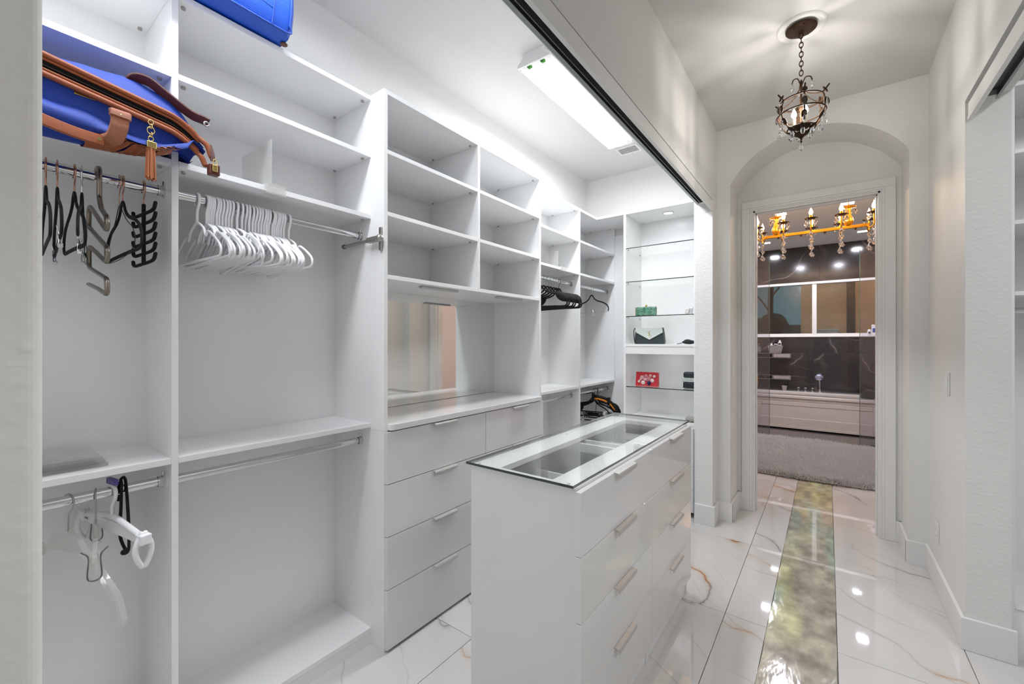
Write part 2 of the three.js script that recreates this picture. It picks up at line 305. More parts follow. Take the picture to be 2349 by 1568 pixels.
// --- second hanging unit
{
  const t = thing('hanging_unit', 'white hanging unit holding the long row of white plastic hangers', 'closet unit', [-1.84, 0, -0.8]);
  const z1 = -0.4434, z0 = -1.163;
  part('back_panel', box(XB - 0.003, XB + 0.001, 0, 2.525, z0, z1), M.lam, t);
  part('side_panel', box(XB, XF - 0.0, 0, 2.525, z0 - 0.0004, z0 + 0.0004), M.lam, t);
  for (const y of [2.525, 2.260, 1.977, 1.0165]) shelf(t, 'shelf', y, z0, z1);
  shelf(t, 'deck', 0.074, z0, z1); part('toe_kick', box(XF - 0.012, XF - 0.002, 0, 0.054, z0, z1), M.lam, t);
  railSet(t, -1.76, 1.888, z0, z1); railSet(t, -1.76, 0.928, z0, z1);
  part('shelf_fastener', pins([2.505, 2.24, 1.957, 0.997].flatMap(y => [[XF - 0.035, y, z0, 1], [XB + 0.04, y, z0, 1], [XF - 0.035, y, z1, -1]])), M.nickel, t).userData.kind = 'stuff';
}
// --- tall cubby unit with the mirror
const XD = -1.588, TZ0 = -2.4535, TZ1 = -1.1635;
{
  const t = thing('cubby_unit', 'tall white unit with six open cubbies above a wall mirror', 'shelving', [-1.79, 0, -1.8]);
  part('side_panel', box(XB, XD, 0.988, 2.527, TZ1 - 0.0195, TZ1, E), M.lam, t); part('side_panel', box(XB, XD, 0.988, 2.527, TZ0, TZ0 + 0.0195, E), M.lam, t);
  const a = TZ0 + 0.0195, b = TZ1 - 0.0195;
  part('middle_panel', box(XB, XD, 1.694, 2.507, -1.8145, -1.795, E), M.lam, t);
  part('back_panel', box(XB - 0.003, XB + 0.001, 0.988, 2.527, a, b), M.lam, t);
  part('top_panel', box(XB, XD, 2.507, 2.527, a, b, E), M.lam, t);
  for (const [z0, z1] of [[-1.795, b], [a, -1.8145]]) for (const y of [2.259, 1.979]) part('shelf', box(XB, XD, y - 0.0185, y, z0, z1, E), M.lam, t);
  part('bottom_panel', box(XB, XD, 1.675, 1.694, a, b, E), M.lam, t);
  part('mirror', box(XB + 0.001, XB + 0.006, 1.0225, 1.6745, a + 0.001, b - 0.001), M.mirror, t);
  for (const [z0, z1, l] of [[-1.69, -1.43], [-2.30, -2.045]]) part('light_bar', [box(-1.668, -1.636, 1.664, 1.6745, z0, z1, 0.003)], M.satin, t, 'slim unlit under-shelf light bar');
  part('shelf_fastener', pins([2.507, 2.2405, 1.9605].flatMap(y => [[XD - 0.04, y, -1.795, 1], [XB + 0.06, y, -1.795, 1], [XD - 0.04, y, a, 1], [XB + 0.06, y, a, 1]])), M.nickel, t).userData.kind = 'stuff';
}
function pull(x, y, z0, z1, s = 1) {                                   // edge pull hooked over a drawer front, facing +x
  const p = [[0, 0], [0.021, -0.0025], [0.024, -0.007], [0.024, -0.017], [0.0222, -0.017], [0.022, -0.008], [0.019, -0.0055], [0, -0.003]];
  const g = extrude(p, z1 - z0); g.translate(x, y + 0.0015, z0); return g;
}
// --- chest of eight drawers below the mirror
{
  const t = thing('drawer_chest', 'white built-in chest of eight glossy drawers below the mirror', 'drawers', [-1.79, 0, -1.8]);
  const a = TZ0 + 0.0195, b = TZ1 - 0.0195, xf = -1.568;
  part('side_panel', box(XB, XD, 0, 0.9875, TZ1 - 0.0195, TZ1, E), M.lam, t); part('side_panel', box(XB, XD, 0, 0.9875, TZ0, TZ0 + 0.0195, E), M.lam, t);
  part('carcass', [box(XB, XD - 0.003, 0.012, 0.985, a + 0.0005, b - 0.0005), box(XB, XD - 0.04, 0, 0.012, a + 0.0005, b - 0.0005)], M.lam, t);
  const cols = [[-1.8395, b - 0.0005 + 0.0195], [a - 0.017, -1.8425]];
  const ys = [[0.7535, 0.9865], [0.5185, 0.7505], [0.2825, 0.5155], [0.014, 0.2795]];
  cols.forEach(([z0, z1], c) => ys.forEach(([y0, y1]) => {
    const d = part('drawer', box(XD + 0.0005, xf, y0, y1, z0, z1, 0.0014), M.gloss, t);
    const h = c ? [-2.255, -2.09] : [-1.592, -1.437]; part('pull', pull(xf - 0.004, y1, h[0], h[1]), M.satin, d);
  }));
}
single('countertop', 'glossy white counter with rounded front corners over the eight drawer chest', 'countertop', (() => {
  const a = TZ0 + 0.0205, b = TZ1 - 0.0205, r = 0.018, xf = -1.562, s = [];
  s.push([XB + 0.007, b], [xf - r, b]); for (let i = 0; i <= 5; i++) { const q = i / 5 * Math.PI / 2; s.push([xf - r + r * Math.sin(q), b - r + r * Math.cos(q)]); }
  for (let i = 0; i <= 5; i++) { const q = i / 5 * Math.PI / 2; s.push([xf - r + r * Math.cos(q), a + r - r * Math.sin(q)]); } s.push([XB + 0.007, a]);
  const g = extrude(s.map(([x, z]) => [x, -z]), 0.024, 0.002); g.rotateX(-Math.PI / 2); g.translate(0, 0.9935, 0); return g;
})(), M.counter);
// --- third and fourth hanging units and their corner top
const Z4 = -3.2;
{
  const t = thing('hanging_unit', 'white hanging unit with the bunch of black hangers, beside the mirror', 'closet unit', [-1.84, 0, -2.8]);
  const z1 = TZ0 - 0.0004, z0 = Z4;
  part('side_panel', box(XB, XF, 0, 2.505, Z4 - 0.0195, Z4, E), M.lam, t); part('back_panel', box(XB - 0.003, XB + 0.001, 0, 2.505, z0, z1), M.lam, t);
  for (const y of [2.259, 1.979, 1.018]) shelf(t, 'shelf', y, z0, z1); shelf(t, 'deck', 0.074, z0, z1); part('toe_kick', box(XF - 0.012, XF - 0.002, 0, 0.054, z0, z1), M.lam, t);
  part('top_panel', box(XB, XF, 2.505, 2.525, Z4 - 0.0195, z1), M.lam, t);
  railSet(t, -1.76, 1.888, z0, z1); railSet(t, -1.76, 0.93, z0, z1);
  part('shelf_fastener', pins([2.505, 2.2395, 1.9595].flatMap(y => [[XF - 0.035, y, z0, 1], [XB + 0.06, y, z0, 1]])), M.nickel, t).userData.kind = 'stuff';
}
{
  const t = thing('hanging_unit', 'white corner hanging unit at the far end, with a single black hanger', 'closet unit', [-1.84, 0, -3.6]);
  const z1 = Z4 - 0.0197, z0 = -3.938;
  part('side_panel', box(XB, XF, 0, 2.505, ZB + 0.002, z0, E), M.lam, t); part('back_panel', box(XB - 0.003, XB + 0.001, 0, 2.505, z0, z1), M.lam, t);
  for (const y of [2.259, 1.979, 1.018]) shelf(t, 'shelf', y, z0, z1); shelf(t, 'deck', 0.074, z0, z1);
  part('filler_panel', box(XF, -1.421, 0, 2.44, ZB + 0.001, ZB + 0.012), M.lam, t);
  const L = [[XB, 3.2198], [XF, 3.2198], [XF, 3.535], [-1.424, 3.535], [-1.424, -ZB - 0.002], [XB, -ZB - 0.002]];
  const g = extrude(L, 0.02); g.rotateX(-Math.PI / 2); g.translate(0, 2.505, 0); part('corner_top', uvM(g), M.lam, t);
  railSet(t, -1.76, 1.888, z0, z1); railSet(t, -1.76, 0.93, z0, z1);
  part('shelf_fastener', pins([2.505, 2.2395, 1.9595].flatMap(y => [[XF - 0.035, y, z0, 1], [XB + 0.06, y, z0, 1]])), M.nickel, t).userData.kind = 'stuff';
}
// --- lit display cabinet at the end of the closet
const DZ = -3.515, DB = -3.9, DL = -1.402, DR = -0.842;
{
  const t = thing('display_cabinet', 'white display cabinet with lit glass shelves of clutch bags beside the pier', 'cabinet', [-1.12, 0, -3.72]);
  part('side_panel', box(DL - 0.0185, DL, 0, 2.525, ZB + 0.002, DZ, E), M.lam, t); part('side_panel', box(DR, DR + 0.0185, 0, 2.525, ZB + 0.002, DZ, E), M.lam, t);
  part('back_panel', box(DL, DR, 0, 2.525, DB - 0.012, DB), M.lam, t); part('top_panel', box(DL, DR, 2.497, 2.525, DB, DZ, E), M.lam, t);
  part('fixed_shelf', [box(DL, DR, 1.352, 1.372, DB, DZ, E), box(DL, DR, 1.288, 1.352, DZ - 0.03, DZ - 0.004, E)], M.lam, t);
  part('counter', box(DL, DR, 0.722, 0.742, DB, DZ - 0.0, E), M.lam, t);
  part('carcass', box(DL, DR, 0.04, 0.722, DB, DZ - 0.004), M.lam, t);
  for (const [y0, y1] of [[0.408, 0.706], [0.228, 0.405], [0.045, 0.225]]) part('drawer', box(DL + 0.001, DR - 0.001, y0, y1, DZ - 0.0035, DZ + 0.015, 0.0014), M.gloss, t);
  for (const y of [2.203, 1.911, 1.613, 1.008]) {
    const gp = part('glass_shelf', box(DL + 0.002, DR - 0.002, y - 0.006, y, DB + 0.004, DZ - 0.008), M.glass, t);
    part('polished_edge', box(DL + 0.002, DR - 0.002, y - 0.0065, y + 0.0003, DZ - 0.008, DZ - 0.0045), M.glassEdge, gp);
    for (const gg of [DL + 0.006, DR - 0.006].flatMap(x => [DZ - 0.05, DB + 0.05].map(z => rod([x - 0.006, y - 0.011, z], [x + 0.006, y - 0.011, z], 0.004, 8)))) part('shelf_stud', gg, M.nickel, gp);
  }
  for (const [y, z, n] of [[2.497, -3.69, 0], [1.352, -3.70, 1]]) {
    const ring = new THREE.TorusGeometry(0.041, 0.004, 8, 28); ring.rotateX(Math.PI / 2); ring.translate(-1.092, y - 0.002, z);
    const p = part('puck_light', ring, M.satin, t), d = new THREE.CylinderGeometry(0.038, 0.038, 0.003, 24); d.translate(-1.092, y - 0.002, z);
    part('lens', d, glow(0xffffff, 3), p); areaLight(-1.092, y - 0.006, z, 0.065, 0.065, LUM.puck, 0xf4fbff);
  }
}
// --- right closet unit, seen past the pier
{
  const t = thing('shelving_unit', 'white shelving unit just visible in the closet on the right', 'shelving', [1.2, 0, -3.0]);
  const z0 = -3.22, z1 = -2.80, x0 = 0.658, x1 = 1.5;
  part('side_panel', box(0.6405, x0, 0, 2.53, z0, z1, E), M.lam, t); part('side_panel', box(x1, x1 + 0.018, 0, 2.53, z0, z1, E), M.lam, t); part('back_panel', box(x0, x1, 0, 2.53, z0, z0 + 0.005), M.lam, t);
  for (const y of [2.53, 2.234, 1.924, 1.612]) part('shelf', box(x0, x1, y - 0.018, y, z0, z1, E), M.lam, t);
  part('deck', [box(x0, x1, 0.22, 0.24, z0, z1, E), box(x0, x1, 0, 0.22, z1 - 0.03, z1 - 0.01)], M.lam, t);
  const g = rod([x0, 1.535, -2.95], [x1, 1.535, -2.95], 0.014); part('hanging_rail', g, M.chrome, t);
}
// --- island with glass top
{
  const t = thing('island', 'freestanding white island of eight glossy drawers under a glass top', 'island', [-0.848, 0, -1.81]);
  const x0 = -1.066, x1 = -0.627, z0 = -2.46, z1 = -1.166, top = 0.9335;
  part('side_panel', box(x0, x1, 0, top - 0.0005, z1 - 0.019, z1, E), M.gloss, t); part('side_panel', box(x0, x1, 0, top - 0.0005, z0, z0 + 0.019, E), M.gloss, t);
  part('back_panel', box(x0, x0 + 0.018, 0.002, top - 0.022, z0 + 0.019, z1 - 0.019), M.gloss, t);
  part('middle_panel', box(x0 + 0.018, x1, 0.0, 0.905, -1.8245, -1.8055), M.lam, t);
  part('toe_kick', box(x1 - 0.03, x1 - 0.006, 0, 0.085, z0 + 0.019, z1 - 0.019), M.lam, t);
  // open-topped jewellery trays under the glass
  part('top_frame', [box(x0, -0.952, top - 0.022, top, z0 + 0.0195, z1 - 0.0195, E), box(-0.731, x1, top - 0.022, top, z0 + 0.0195, z1 - 0.0195, E), box(-0.952, -0.731, top - 0.022, top, -1.201, z1 - 0.0195, E), box(-0.952, -0.731, top - 0.022, top, z0 + 0.0195, -2.37, E)], M.lam, t);
  part('cross_bar', box(-0.952, -0.731, 0.886, 0.911, -1.876, -1.862), M.lam, t);
  for (const [a, b] of [[-1.796, -1.2], [-2.44, -1.834]]) {
    const tr = part('tray', [box(-1.03, -0.66, 0.775, 0.785, a, b), box(-1.03, -1.018, 0.785, 0.872, a, b), box(-0.672, -0.66, 0.785, 0.872, a, b), box(-1.018, -0.672, 0.785, 0.872, b - 0.012, b), box(-1.018, -0.672, 0.785, 0.872, a, a + 0.012)], S({ color: 0x8f9290, roughness: 0.9 }), t, 'grey felt lined jewellery tray');
    part('divider', [box(-0.99, -0.70, 0.785, 0.85, (a + b) / 2 - 0.004, (a + b) / 2 + 0.004), box(-0.846, -0.838, 0.785, 0.85, a + 0.012, b - 0.012)], M.lam, tr);
  }
  const ys = [[0.7265, 0.926], [0.5205, 0.7245], [0.3065, 0.5185], [0.092, 0.3045]], xf = -0.605;
  [[-1.814, -1.1595], [-2.4615, -1.816]].forEach(([a, b], c) => ys.forEach(([y0, y1], r) => {
    const d = part('drawer', box(x1 + 0.0008, xf, y0, y1, a, b, 0.0014), M.gloss, t), h = c ? [-2.245, -2.066] : [-1.587, -1.412];
    part('pull', pull(xf - 0.004, y1, h[0], h[1]), M.satin, d);
  }));
}
{
  const t = thing('glass_top', 'clear glass sheet with dark edge lying on the island', 'glass top', [-0.85, 0.9355, -1.83]);
  const x0 = -1.079, x1 = -0.628, z0 = -2.52, z1 = -1.153, y0 = 0.9365, y1 = 0.9445, e = 0.0022;
  part('pane', box(x0 + e, x1 - e, y0, y1, z0 + e, z1 - e), M.glass, t);
  part('polished_edge', [box(x0, x1, y0 - 0.0002, y1 - 0.0002, z1 - e, z1), box(x0, x1, y0 - 0.0002, y1 - 0.0002, z0, z0 + e), box(x0, x0 + e, y0 - 0.0002, y1 - 0.0002, z0 + e, z1 - e), box(x1 - e, x1, y0 - 0.0002, y1 - 0.0002, z0 + e, z1 - e)], M.glassEdge, t);
  for (const [x, z] of [[-1.045, -1.19], [-0.665, -1.19], [-1.03, -1.83], [-0.67, -1.83], [-1.045, -2.43], [-0.66, -2.43]]) part('bumper', lathe([[0, 0], [0.006, 0], [0.006, 0.002], [0.0045, 0.003], [0, 0.003]], x, y0 - 0.003, z, 14), M.acrylic, t);
}

// ================= hangers =================
const RX = -1.76, RU = 1.9035, RL = 0.945;                             // rail line, tops of upper and lower rails
const ORD = ['second', 'third', 'fourth', 'fifth', 'sixth', 'seventh', 'eighth', 'ninth', 'tenth', 'eleventh', 'twelfth', 'thirteenth', 'fourteenth', 'fifteenth', 'sixteenth', 'seventeenth', 'eighteenth', 'nineteenth', 'twentieth', 'twenty-first', 'twenty-second', 'twenty-third', 'twenty-fourth', 'twenty-fifth', 'twenty-sixth', 'twenty-seventh', 'twenty-eighth'];
const hookPts = (drop, s = 1) => [[-0.021 * s, -0.030, 0], [-0.0205 * s, -0.012, 0], [-0.012 * s, 0.001, 0], [0.002 * s, 0.0045, 0], [0.015 * s, -0.003, 0], [0.0195 * s, -0.018, 0], [0.014 * s, -0.036, 0], [0.003 * s, -0.052, 0], [0, -0.064, 0], [0, -drop, 0]];
const mirrorPath = right => [...right, ...right.slice(1, -1).reverse().map(([x, y, z]) => [-x, y, z])];
function whiteHanger() {
  const t = thing('hanger', '', 'hanger'); t.userData.group = 'white plastic hangers on the upper rail';
  part('hook', tube(hookPts(0.1), 0.0043, 44, 8), M.whitePlastic, t);
  const R = [[0, -0.097, 0], [0.028, -0.106, 0], [0.058, -0.124, 0], [0.070, -0.146, 0], [0.078, -0.150, 0], [0.085, -0.139, 0], [0.104, -0.141, 0], [0.150, -0.166, 0], [0.186, -0.192, 0], [0.196, -0.212, 0], [0.186, -0.227, 0], [0.15, -0.2295, 0], [0, -0.230, 0]];
  const g = tube(mirrorPath(R), 0.0046, 150, 7, true); g.scale(1, 1, 0.85); part('body', g, M.whitePlastic, t);
  return t;
}
{
  const zs = [-0.516, -0.543, -0.550, -0.557, -0.565, -0.573, -0.582, -0.592, -0.602, -0.612, -0.622, -0.637, -0.655, -0.669, -0.680, -0.692, -0.702, -0.713, -0.723, -0.733, -0.742, -0.750, -0.764, -0.772, -0.780, -0.788, -0.797, -0.807, -0.827];
  const h0 = whiteHanger();
  zs.forEach((z, i) => {
    const label = i === 0 ? 'white plastic hanger at the near end of the white row, slightly apart' : i === 28 ? 'white plastic hanger at the far end of the white row, slightly apart' : `white plastic hanger, ${ORD[i - 1]} from the near end of the row`;
    const turn = i === 0 ? 0.04 : i === 28 ? -0.03 : rr(-0.07, 0.07) + (i > 9 && i < 16 ? rr(-0.1, 0.1) : 0) - 0.02;
    let o = h0; if (i) o = copyOf(h0, label, [RX, RU - 0.001, z], turn); else { o.position.set(RX, RU - 0.001, z); o.rotation.y = turn; o.userData.label = label; }
    o.rotation.z = rr(-0.035, 0.035); if (i === 11) o.rotation.z = 0.1; if (i === 13) o.rotation.z = -0.09;
  });
}
function clipAt(x, y, m, parent) {                                     // little wire pinch clip
  const w = [tube([[x - 0.012, y - 0.03, 0.004], [x, y, 0.004], [x + 0.012, y - 0.03, 0.004]], 0.0016, 16, 6), tube([[x - 0.014, y + 0.026, -0.006], [x, y + 0.002, -0.004], [x + 0.014, y + 0.026, -0.006]], 0.0016, 16, 6), tube([[x - 0.012, y - 0.03, -0.004], [x - 0.016, y - 0.006, 0], [x - 0.014, y + 0.026, 0.006]], 0.0014, 16, 6), box(x - 0.013, x + 0.013, y - 0.034, y - 0.026, -0.005, 0.005, 0.002)];
  return part('clip', w, m, parent);
}
function velvetHanger(label, pos, turn, o = {}) {
  const t = thing('hanger', label, 'hanger', [0, 0, 0]), w = o.w || 0.2;
  part('hook', tube(hookPts(0.086), 0.0019, 40, 8), o.hook || M.rose, t);
  const R = [[0, -0.078, 0], [0.016, -0.088, 0], [0.034, -0.112, 0], [0.07, -0.134, 0], [w * 0.66, -0.153, 0], [w * 0.9, -0.178, 0], [w, -0.208, 0], [w * 0.985, -0.232, 0], [w * 0.88, -0.243, 0], [w * 0.5, -0.2425, 0], [0, -0.242, 0]];
  let pts = mirrorPath(R), closed = true; if (o.open) { pts = R.slice(0, -3); pts = [...pts.slice(1).reverse().map(([x, y, z]) => [-x, y, z]), ...pts]; closed = false; }
  const g = tube(pts, 0.0062, 110, 8, closed); g.scale(1, 1, 0.55); const b = part('body', g, o.m || M.black, t);
  if (o.pads) for (const s of [-1, 1]) { const e = new THREE.SphereGeometry(1, 18, 12); e.scale(0.052, 0.03, 0.019); e.rotateZ(-s * 0.62); e.translate(s * w * 0.8, -0.172, 0); part('shoulder', e, o.m || M.black, t); }
  if (o.clips) { part('clip_bar', rod([-w * 0.95, -0.2405, 0], [w * 0.95, -0.2405, 0], 0.0016, 8), M.chrome, t); for (const x of o.clips) clipAt(x, -0.238, M.chrome, t); }
  t.position.set(...pos); t.rotation.y = turn; if (o.tilt) t.rotation.z = o.tilt; return t;
}
// first unit, upper rail
velvetHanger('black velvet hanger with copper hook, nearest the pier among tangled ones', [RX, RU, -0.160], -0.05);
velvetHanger('black velvet hanger tilted against its neighbours, with a bundle of wire clips', [RX, RU, -0.182], -0.06, { w: 0.17, tilt: 0.07, clips: [-0.12, 0.12] });
velvetHanger('black velvet hanger with a slanting copper hook, last of the tangled bunch', [RX, RU, -0.2165], 0.0, { w: 0.18, tilt: -0.05 });
velvetHanger('slim black hanger seen edge-on with silver hook and white wire clips', [RX, RU, -0.232], -0.17, { hook: M.chrome, open: true, clips: [-0.09, 0.11] });
{ // zigzag steel trouser hanger
  const t = thing('trouser_hanger', 'zigzag brushed steel trouser hanger of thick round bar', 'hanger', [RX, RU, -0.266]);
  const q = [[-0.024, -0.022], [-0.018, 0.002], [0, 0.007], [0.018, 0.001], [0.022, -0.03], [0.02, -0.085], [0.05, -0.125], [0.115, -0.160], [0.126, -0.182], [0.11, -0.196], [0.0, -0.143], [-0.115, -0.088], [-0.136, -0.10], [-0.136, -0.142], [-0.115, -0.156], [0, -0.202], [0.112, -0.245], [0.126, -0.262], [0.124, -0.284], [0.108, -0.288], [0, -0.252], [-0.115, -0.216], [-0.136, -0.228], [-0.136, -0.268], [-0.115, -0.283], [0, -0.31], [0.11, -0.336], [0.124, -0.352], [0.124, -0.374], [0.106, -0.380], [0, -0.357], [-0.14, -0.332]];
  part('bar', tube(q.map(([x, y]) => [RX + x, RU + y + 0.004, -0.266]), 0.0062, 260, 10, false, 0.25), S({ color: 0x8a8178, metalness: 1, roughness: 0.3 }), t);
}
velvetHanger('black velvet hanger hung alone in the middle, paired with a thin copper wire hanger', [RX, RU, -0.3215], 0.02);
{
  const t = thing('wire_hanger', 'thin copper wire hanger looped over the middle black one', 'hanger', [RX, RU, -0.314]); const z = -0.314, f = ([x, y]) => [RX + x, RU + y, z];
  part('hook', tube(hookPts(0.09).map(([x, y]) => f([x, y])), 0.0013, 36, 6), M.rose, t);
  part('frame', tube([[0, -0.09], [-0.05, -0.13], [-0.12, -0.18], [-0.18, -0.235], [-0.16, -0.252], [0, -0.258], [0.13, -0.25], [0.185, -0.225], [0.16, -0.185], [0.09, -0.15], [0.04, -0.115]].map(f), 0.0012, 90, 6, true), M.bronze, t);
}
{ // belt and tie hanger
  const z = -0.372, t = thing('tie_hanger', 'black tie hanger with six pairs of upturned pegs on one upright', 'hanger', [RX, RU, z]);
  part('hook', tube(hookPts(0.075).map(([x, y]) => [RX + x, RU + y, z]), 0.0019, 40, 8), M.rose, t);
  part('upright', box(RX - 0.006, RX + 0.006, RU - 0.262, RU - 0.07, z - 0.005, z + 0.005, 0.003), M.black, t);
  for (let i = 0; i < 6; i++) { const y = RU - 0.098 - i * 0.032; part('peg', tube([[RX - 0.058, y + 0.006, z + 0.014], [RX - 0.05, y - 0.008, z + 0.012], [RX, y - 0.004, z], [RX + 0.05, y + 0.004, z - 0.012], [RX + 0.066, y + 0.024, z - 0.015]], 0.0052, 30, 8), M.black, t); }
}
// first unit, lower rail
{
  const z = -0.206, t = thing('acrylic_hanger', 'clear acrylic coat hanger with wide curved shoulders, on the lower rail', 'hanger', [RX, RL, z]);
  part('hook', tube(hookPts(0.105).map(([x, y]) => [RX + x, RL + y, z]), 0.0019, 40, 8), M.nickel, t);
  const up = [], lo = []; for (let i = 0; i <= 20; i++) { const s = i / 10 - 1, x = s * 0.225, a = Math.abs(s), y = -0.1 - 0.17 * Math.pow(a, 1.35) - (a > 0.9 ? (a - 0.9) * 0.4 : 0); up.push([x, y - (a < 0.22 ? 0 : 0.012)]); lo.push([x * 0.97, y - 0.030 - 0.03 * Math.max(0, 0.3 - a) / 0.3]); }
  const g = extrude([...up, ...lo.reverse()], 0.011, 0.002); g.translate(RX, RL, z - 0.0055); part('body', g, M.acrylic, t);
  for (const s of [-1, 1]) part('notch', tube([[RX + s * 0.10, RL - 0.155, z], [RX + s * 0.092, RL - 0.185, z], [RX + s * 0.112, RL - 0.182, z]], 0.003, 12, 6), M.acrylic, t);
  t.rotation.y = 0.42; t.rotation.z = -0.05;
}
{
  const z = -0.261, t = thing('clip_hanger', 'clear plastic skirt hanger with dark metal clips, seen edge-on', 'hanger', [RX, RL, z]);
  part('hook', tube(hookPts(0.10).map(([x, y]) => [RX + x, RL + y, z]), 0.0019, 40, 8), M.nickel, t);
  part('bar', [box(RX - 0.19, RX + 0.19, RL - 0.148, RL - 0.132, z - 0.006, z + 0.006, 0.003), box(RX - 0.03, RX + 0.03, RL - 0.135, RL - 0.095, z - 0.005, z + 0.005, 0.003)], M.acrylic, t);
  for (const x of [-0.16, 0.16]) { part('clip', [box(RX + x - 0.016, RX + x + 0.016, RL - 0.21, RL - 0.128, z + 0.006, z + 0.011, 0.002), box(RX + x - 0.016, RX + x + 0.016, RL - 0.21, RL - 0.128, z - 0.011, z - 0.006, 0.002)], M.acrylic, t); part('spring', tube([[RX + x, RL - 0.122, z + 0.026], [RX + x, RL - 0.142, z + 0.012], [RX + x, RL - 0.2, z + 0.013], [RX + x, RL - 0.2, z - 0.013], [RX + x, RL - 0.142, z - 0.012], [RX + x, RL - 0.122, z - 0.026]], 0.002, 30, 6), M.trackDark, t); }
  t.rotation.y = -0.16;
}
{
  const z = -0.298, t = thing('clip_hanger', 'white plastic trouser hanger with end clips and a purple size tab', 'hanger', [RX, RL, z]), m = M.whitePlastic;
  part('hook', tube(hookPts(0.09, 1.15).map(([x, y]) => [RX + x, RL + y, z]), 0.0055, 40, 8), m, t);
  part('bar', [tube([[RX - 0.19, RL - 0.118, z], [RX - 0.1, RL - 0.103, z], [RX, RL - 0.09, z], [RX + 0.1, RL - 0.103, z], [RX + 0.19, RL - 0.118, z]], 0.0085, 40, 8), box(RX - 0.19, RX + 0.19, RL - 0.14, RL - 0.105, z - 0.0025, z + 0.0025, 0.002)], m, t);
  part('size_tab', box(RX - 0.026, RX + 0.026, RL + 0.008, RL + 0.026, z - 0.006, z + 0.006, 0.002), S({ color: 0x5a529c, roughness: 0.4 }), t, 'purple size tab on the hook');
  for (const x of [-0.19, 0.19]) for (const s of [-1, 1]) { const cp = part('clip', tube([[RX + x, RL - 0.105, z + s * 0.004], [RX + x, RL - 0.14, z + s * 0.018], [RX + x, RL - 0.17, z + s * 0.016], [RX + x, RL - 0.198, z + s * 0.004]], 0.0075, 20, 7), m, t); if (s > 0) part('clip_body', box(RX + x - 0.018, RX + x + 0.018, RL - 0.135, RL - 0.105, z - 0.014, z + 0.014, 0.004), m, cp); }
  t.rotation.y = 0.18;
}
{
  const z = -0.315, p = [[0.012, 0.016], [0.022, 0], [0.014, -0.07], [0.004, -0.16], [0.03, -0.205], [0.05, -0.16], [0.034, -0.07], [0.002, 0.012]];
  single('cord_loop', 'doubled black cord looped over the lower rail and knotted', 'cord', [tube(p.map(([x, y], i) => [RX + x, RL + y + 0.004, z + (i > 3 ? -0.012 : 0)]), 0.0042, 70, 8, true), tube([[RX - 0.016, RL - 0.05, z], [RX - 0.018, RL - 0.01, z], [RX, RL + 0.008, z], [RX + 0.012, RL + 0.008, z]], 0.004, 24, 8), ball(RX + 0.032, RL - 0.2, z - 0.006, 0.011, 0.8)], M.black);
}
// fourth unit: bunched black hangers, then the single one and the jumble under it
{
  const zs = [-2.70, -2.755, -2.805, -2.855, -2.905, -2.945, -2.985], turns = [0.25, 0.1, 0.16, 0.06, 0.12, -0.02, -0.1];
  const names = ['nearest the mirror panel in the dark bunch', 'second in the dark bunch beside the mirror', 'third in the dark bunch beside the mirror', 'in the middle of the dark bunch beside the mirror', 'fifth in the dark bunch beside the mirror', 'sixth in the dark bunch beside the mirror', 'outermost of the dark bunch with a black hook'];
  let o; zs.forEach((z, i) => {
    if (i < 6) { if (!i) { o = velvetHanger('black wide-shouldered hanger ' + names[0], [RX, RU, z], turns[0], { pads: true, hook: M.chrome, w: 0.215 }); o.userData.group = 'bunched black hangers'; } else copyOf(o, 'black wide-shouldered hanger ' + names[i], [RX, RU, z], turns[i]); }
    else { const k = velvetHanger('black wide-shouldered hanger ' + names[i], [RX, RU, z], turns[i], { pads: true, hook: M.blackGloss, w: 0.22 }); k.userData.group = 'bunched black hangers'; }
  });
}
velvetHanger('single slim black hanger with open bar and two silver clips, alone on its rail', [RX, RU, -3.585], -0.28, { hook: M.chrome, open: true, clips: [-0.15, 0.02] });
